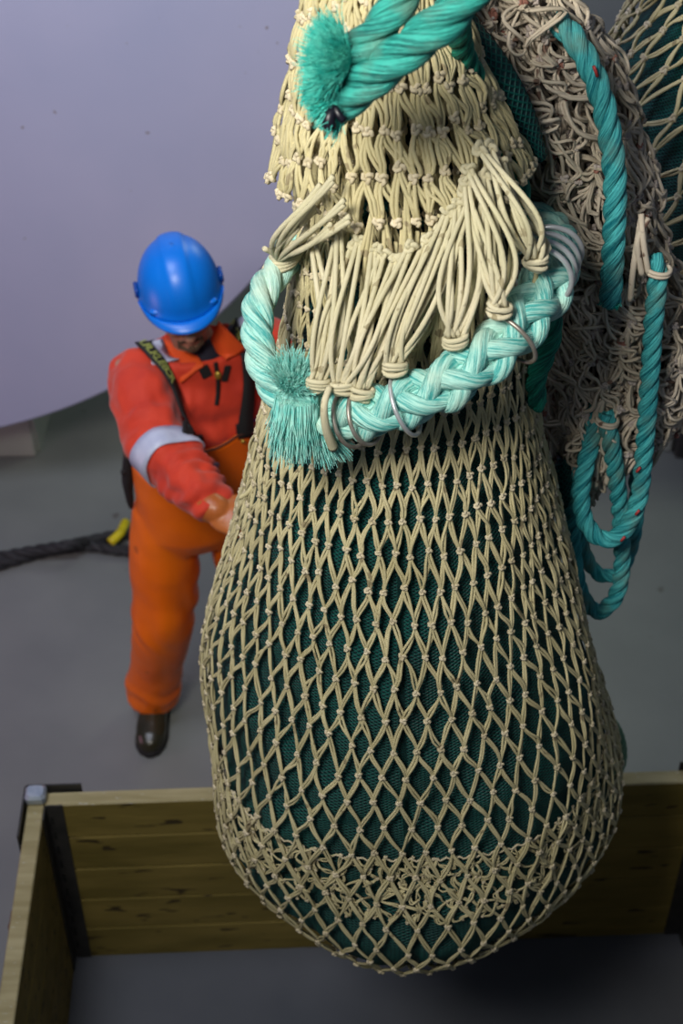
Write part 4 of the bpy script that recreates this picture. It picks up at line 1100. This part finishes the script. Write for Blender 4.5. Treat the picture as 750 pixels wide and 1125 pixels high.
# helmet
def helmet():
    a, b, h_ = 0.114, 0.136, 0.150; nu, nv = 72, 26; V = []
    base = Matrix.Translation((0, -0.002, 0.055))
    for i in range(nv + 1):
        ps = i / nv * PI / 2
        for j in range(nu):
            t = 2 * PI * j / nu; cx, cy = math.cos(t), math.sin(t); k = math.cos(ps) ** 0.86; zz = math.sin(ps) ** 0.95 * h_
            x, y = a * cx * k, b * cy * k * (1.04 if cy < 0 else 1.0)
            # raised crest along the middle, shoulders beside it
            cr = 1 / (1 + math.exp((abs(x) - 0.033) * 420)); up = math.sin(ps) ** 0.5
            sc = 1 + 0.050 * cr * up
            flare = 1 + 0.045 * math.exp(-(ps / 0.07) ** 2)
            V.append((x * (sc * flare), y * (sc * flare), zz * (1 + 0.035 * cr * up)))
    F = [(i * nu + j, i * nu + (j + 1) % nu, (i + 1) * nu + (j + 1) % nu, (i + 1) * nu + j) for i in range(nv) for j in range(nu)]
    mb = MB(); mb.add(np.array([HM @ base @ Vector(v) for v in V]), F); o = mb.build('helmet', M_helmet, worker); o.modifiers.new('s', 'SOLIDIFY').thickness = 0.004
    o['label'] = 'blue hard hat with short peak'
    # peak
    nj = 32; ni = 7; V = []
    for i in range(ni + 1):
        q_ = i / ni
        for j in range(nj + 1):
            t = math.radians(12 + 156 * j / nj); e = math.sin(math.radians(180 * j / nj)) ** 0.7
            ext = 0.036 * e * q_; k = 1.03
            V.append((a * k * math.cos(t) * (1 + 0.02 * q_), b * k * math.sin(t) + ext, 0.004 - 0.016 * q_ * e + 0.007 * math.sin(PI * q_)))
    F = [(i * (nj + 1) + j, (i + 1) * (nj + 1) + j, (i + 1) * (nj + 1) + j + 1, i * (nj + 1) + j + 1) for i in range(ni) for j in range(nj)]
    mb = MB(); mb.add(np.array([HM @ base @ Vector(v) for v in V]), F); pk = mb.build('peak', M_helmet, None); pk.parent = o; m = pk.modifiers.new('s', 'SOLIDIFY'); m.thickness = 0.004
    for s_ in (-1, 1):
        mb = box_mb((s_ * 0.117 - 0.006, -0.022, 0.012), (s_ * 0.117 + 0.006, 0.022, 0.040), None, HM @ base, bevel=0.003); c = mb.build('side_slot', material('helmet_slot', srgb(0, 62, 140), .4), None); c.parent = o
        mb = MB(); ellipsoid(mb, (s_ * 0.073, 0.094, 0.018), (0.020, 0.012, 0.008), HM @ base); c = mb.build('front_lug', M_helmet, None); c.parent = o
    mb = MB(); ellipsoid(mb, (0, -0.118, 0.098), (0.012, 0.005, 0.008), HM @ base @ Matrix.Rotation(0.0, 4, 'X')); c = mb.build('badge', material('pink_sticker', srgb(190, 40, 110), .5), None); c.parent = o
helmet()

# trousers with bib
mb = MB()
def leg(mb, hip, knee, ank, hemz):
    pts = [hip + [0, 0, 0.07], hip * .5 + knee * .5, knee, knee * .4 + ank * .6, ank + [0, 0, hemz]]
    path, s = resample(pts, 0.02); tt = s / s[-1]; rr = np.interp(tt, [0, .25, .5, .8, .97, 1.0], [.108, .117, .104, .092, .098, .100])
    tube_one(mb, path, rr, 28)
leg(mb, HipR + [-.01, 0, 0], KnR, AnR, -0.0); leg(mb, HipL + [.01, 0, 0], KnL, AnL, -0.0)
loft(mb, [(HP + [0, 0, -.07], cR, cF, .17, .12), (HP, cR, cF, .20, .150), (HP + [0, 0, .08], cR, cF, .200, .152), (WA + [0, 0, .02], cR, cF, .205, .158), (WA + [0.01, 0, .12], cR, cF, .212, .162)], 36)
pants = mb.build('bib_trousers', M_pants, worker)
bake(pants, [('REMESH', dict(mode='VOXEL', voxel_size=0.009)), ('SMOOTH', dict(factor=0.5, iterations=5))])
def pw(co, no):
    d = 0.014 * fbm(co * [1, 1, 0.6], 6, 2) + 0.003 * fbm(co, 15, 7)
    kn = np.exp(-((co[:, 2] - 0.58) / 0.10) ** 2); d += kn * 0.006 * np.sin(co[:, 2] * 40 + co[:, 0] * 60 + 6 * fbm(co, 5, 9))
    an = np.exp(-((co[:, 2] - 0.14) / 0.05) ** 2); d += an * 0.005 * np.sin(co[:, 2] * 50 + 7 * fbm(co, 6, 4))
    return d
displace(pants, pw)
# bib front: leaf following the chest, top edge dips between the brace tabs
bipx_top = [(168, 508), (188, 500), (209, 497), (226, 495), (240, 491), (252, 484), (262, 477), (274, 477), (281, 484), (288, 498), (296, 520)]
nrow = 12; V = []; cols = 41; tops = []
xs = np.linspace(bipx_top[0][0], bipx_top[-1][0], cols); ys = np.interp(xs, [p[0] for p in bipx_top], [p[1] for p in bipx_top])
for i in range(nrow):
    for j in range(cols):
        f = i / (nrow - 1); yy = ys[j] * (1 - f) + 560 * f
        u_ = (xs[j] - 375) / FPX; v_ = (562.5 - yy) / FPX
        # nearest surface below the leaf: front of jacket torso ellipse at that height
        best = None
        th = math.atan2(1, 0)
        # intersect view ray with the torso's elliptic cylinder, slightly enlarged
        D = P(xs[j], yy, 1.0) - np.array([0, 0, CAM_H]); O = np.array([0, 0, CAM_H])
        cx = CH * 0.5 + WA * 0.5; rx, ry = 0.222, 0.172 - 0.022 * f
        ax_ = np.array([D @ cR / rx, D @ cF / ry]); ox = np.array([(O - cx) @ cR / rx, (O - cx) @ cF / ry])
        A_ = ax_ @ ax_; B_ = ax_ @ ox; C_ = ox @ ox - 1; disc = B_ * B_ - A_ * C_
        t_ = (-B_ - math.sqrt(max(disc, 0))) / A_; V.append(O + D * t_)
F = [(i * cols + j, (i + 1) * cols + j, (i + 1) * cols + j + 1, i * cols + j + 1) for i in range(nrow - 1) for j in range(cols - 1)]
mb = MB(); mb.add(np.array(V), F); bib = mb.build('bib', M_pants, None); bib.parent = pants; bib.modifiers.new('s', 'SOLIDIFY').thickness = 0.005
mb = MB(); tube_one(mb, resample(np.array(V[:cols])[::2] + np.array([0, -0.003, 0]), 0.01)[0], 0.0032, 8); c = mb.build('bib_edging', M_hem, None); c.parent = pants
bb = BVHTree.FromPolygons([tuple(v) for v in V], F)
h = on(bb, 233, 510, 0.004)
if h is not None:
    mb = MB(); nn_ = norm(h[1]) * (1 if h[1][1] < 0 else -1); s_ = norm(np.cross([0, 0, 1.0], nn_)); u_ = np.cross(nn_, s_)
    Mx = Matrix(((s_[0], u_[0], nn_[0], h[0][0]), (s_[1], u_[1], nn_[1], h[0][1]), (s_[2], u_[2], nn_[2], h[0][2]), (0, 0, 0, 1)))
    ellipsoid(mb, (0, 0, 0.004), (0.020, 0.015, 0.004), Mx); c = mb.build('round_badge', material('grey_badge', srgb(150, 140, 150), .5, col2=srgb(110, 80, 110), scale=90), None); c.parent = pants
    mb = MB(); ellipsoid(mb, (0, 0, 0.009), (0.006, 0.006, 0.003), Mx); c = mb.build('badge_centre', M_black, None); c.parent = pants
h = on(bb, 266, 483, 0.004)
if h is not None:
    mb = MB(); ellipsoid(mb, h[0] + [0, -.006, 0], (0.007, 0.004, 0.007)); c = mb.build('stud', M_brass, None); c.parent = pants

# boots
def boot(ank, name):
    mb = MB(); f = np.array([0.0, -1.0, 0]); r = np.array([1.0, 0, 0]); R_ = []
    c = ank
    prof_ = [(0.085, 0.030, 0.035, .045), (0.060, 0.046, 0.046, .05), (0.0, 0.050, 0.058, .056), (-0.07, 0.050, 0.046, .05), (-0.13, 0.054, 0.040, .044), (-0.175, 0.050, 0.034, .038), (-0.205, 0.034, 0.026, .030), (-0.218, 0.012, 0.016, .024)]
    rings = [(np.array([c[0], c[1] + y, zc_]), (1, 0, 0), (0, 0, 1), rx, rz) for y, rx, rz, zc_ in [(p[0], p[1], p[2], p[3]) for p in prof_]]
    loft(mb, rings, 24, power=2.4)
    limb(mb, [c + [0, 0.02, 0.20], c + [0, 0.015, 0.06], c + [0, 0.0, 0.0]], [0.060, 0.055, 0.052])
    o = mb.build('boot', M_boot, worker); bake(o, [('REMESH', dict(mode='VOXEL', voxel_size=0.006)), ('SMOOTH', dict(factor=0.5, iterations=4))])
    co = o.data
    for v in co.vertices: v.co.z = max(v.co.z, 0.001)
    mb = MB(); pts_ = [(y, rx) for y, rx in [(0.09, .02), (0.06, .05), (0.0, .054), (-.08, .054), (-.14, .058), (-.18, .053), (-.212, .035), (-.226, .01)]]
    loft(mb, [(np.array([c[0], c[1] + y, 0.0115]), (1, 0, 0), (0, 0, 1), rx, 0.011) for y, rx in pts_], 16, power=6); s = mb.build('sole', M_black, None); s.parent = o
boot(AnR, 'r'); boot(AnL, 'l')
# gloves
for w, d, n_, ts, e in ((WrR, dR, nR, 1, ElR), (WrL, dL, nL, -1, ElL)):
    mb = MB(); hand(mb, w, d, n_, 1.18, 0.0122, thumb_side=ts); back = norm(e - w)
    limb(mb, [w + np.array(d) * 0.02, w, w + back * 0.03], [0.042, 0.045, 0.040])
    o = mb.build('glove', M_glove, worker); bake(o, [('REMESH', dict(mode='VOXEL', voxel_size=0.0042)), ('SMOOTH', dict(factor=0.5, iterations=3))])
# knife sheath hanging at the hip
ks = empty('knife_sheath', tuple(P(139, 560, 3.5)), 'black knife in its sheath hanging at the right hip of the worker', 'knife')
mb = MB(); a, b, c = P(141, 500, 3.50), P(140, 528, 3.50), P(144, 558, 3.50)
pp, s = resample([a, b, c], .006); tube_one(mb, pp, np.interp(s / s[-1], [0, .5, .9, 1], [.016, .018, .011, .006]), 12); mb.build('sheath', M_black, ks)
mb = MB(); pp, s = resample([P(140, 493, 3.50), P(141, 502, 3.50)], .004); tube_one(mb, pp, .015, 12); mb.build('knife_handle', material('brown_handle', srgb(92, 62, 50), .5), ks)
mb = MB(); ellipsoid(mb, P(136, 519, 3.49), (.010, .010, .014)); mb.build('stud', M_black, ks)
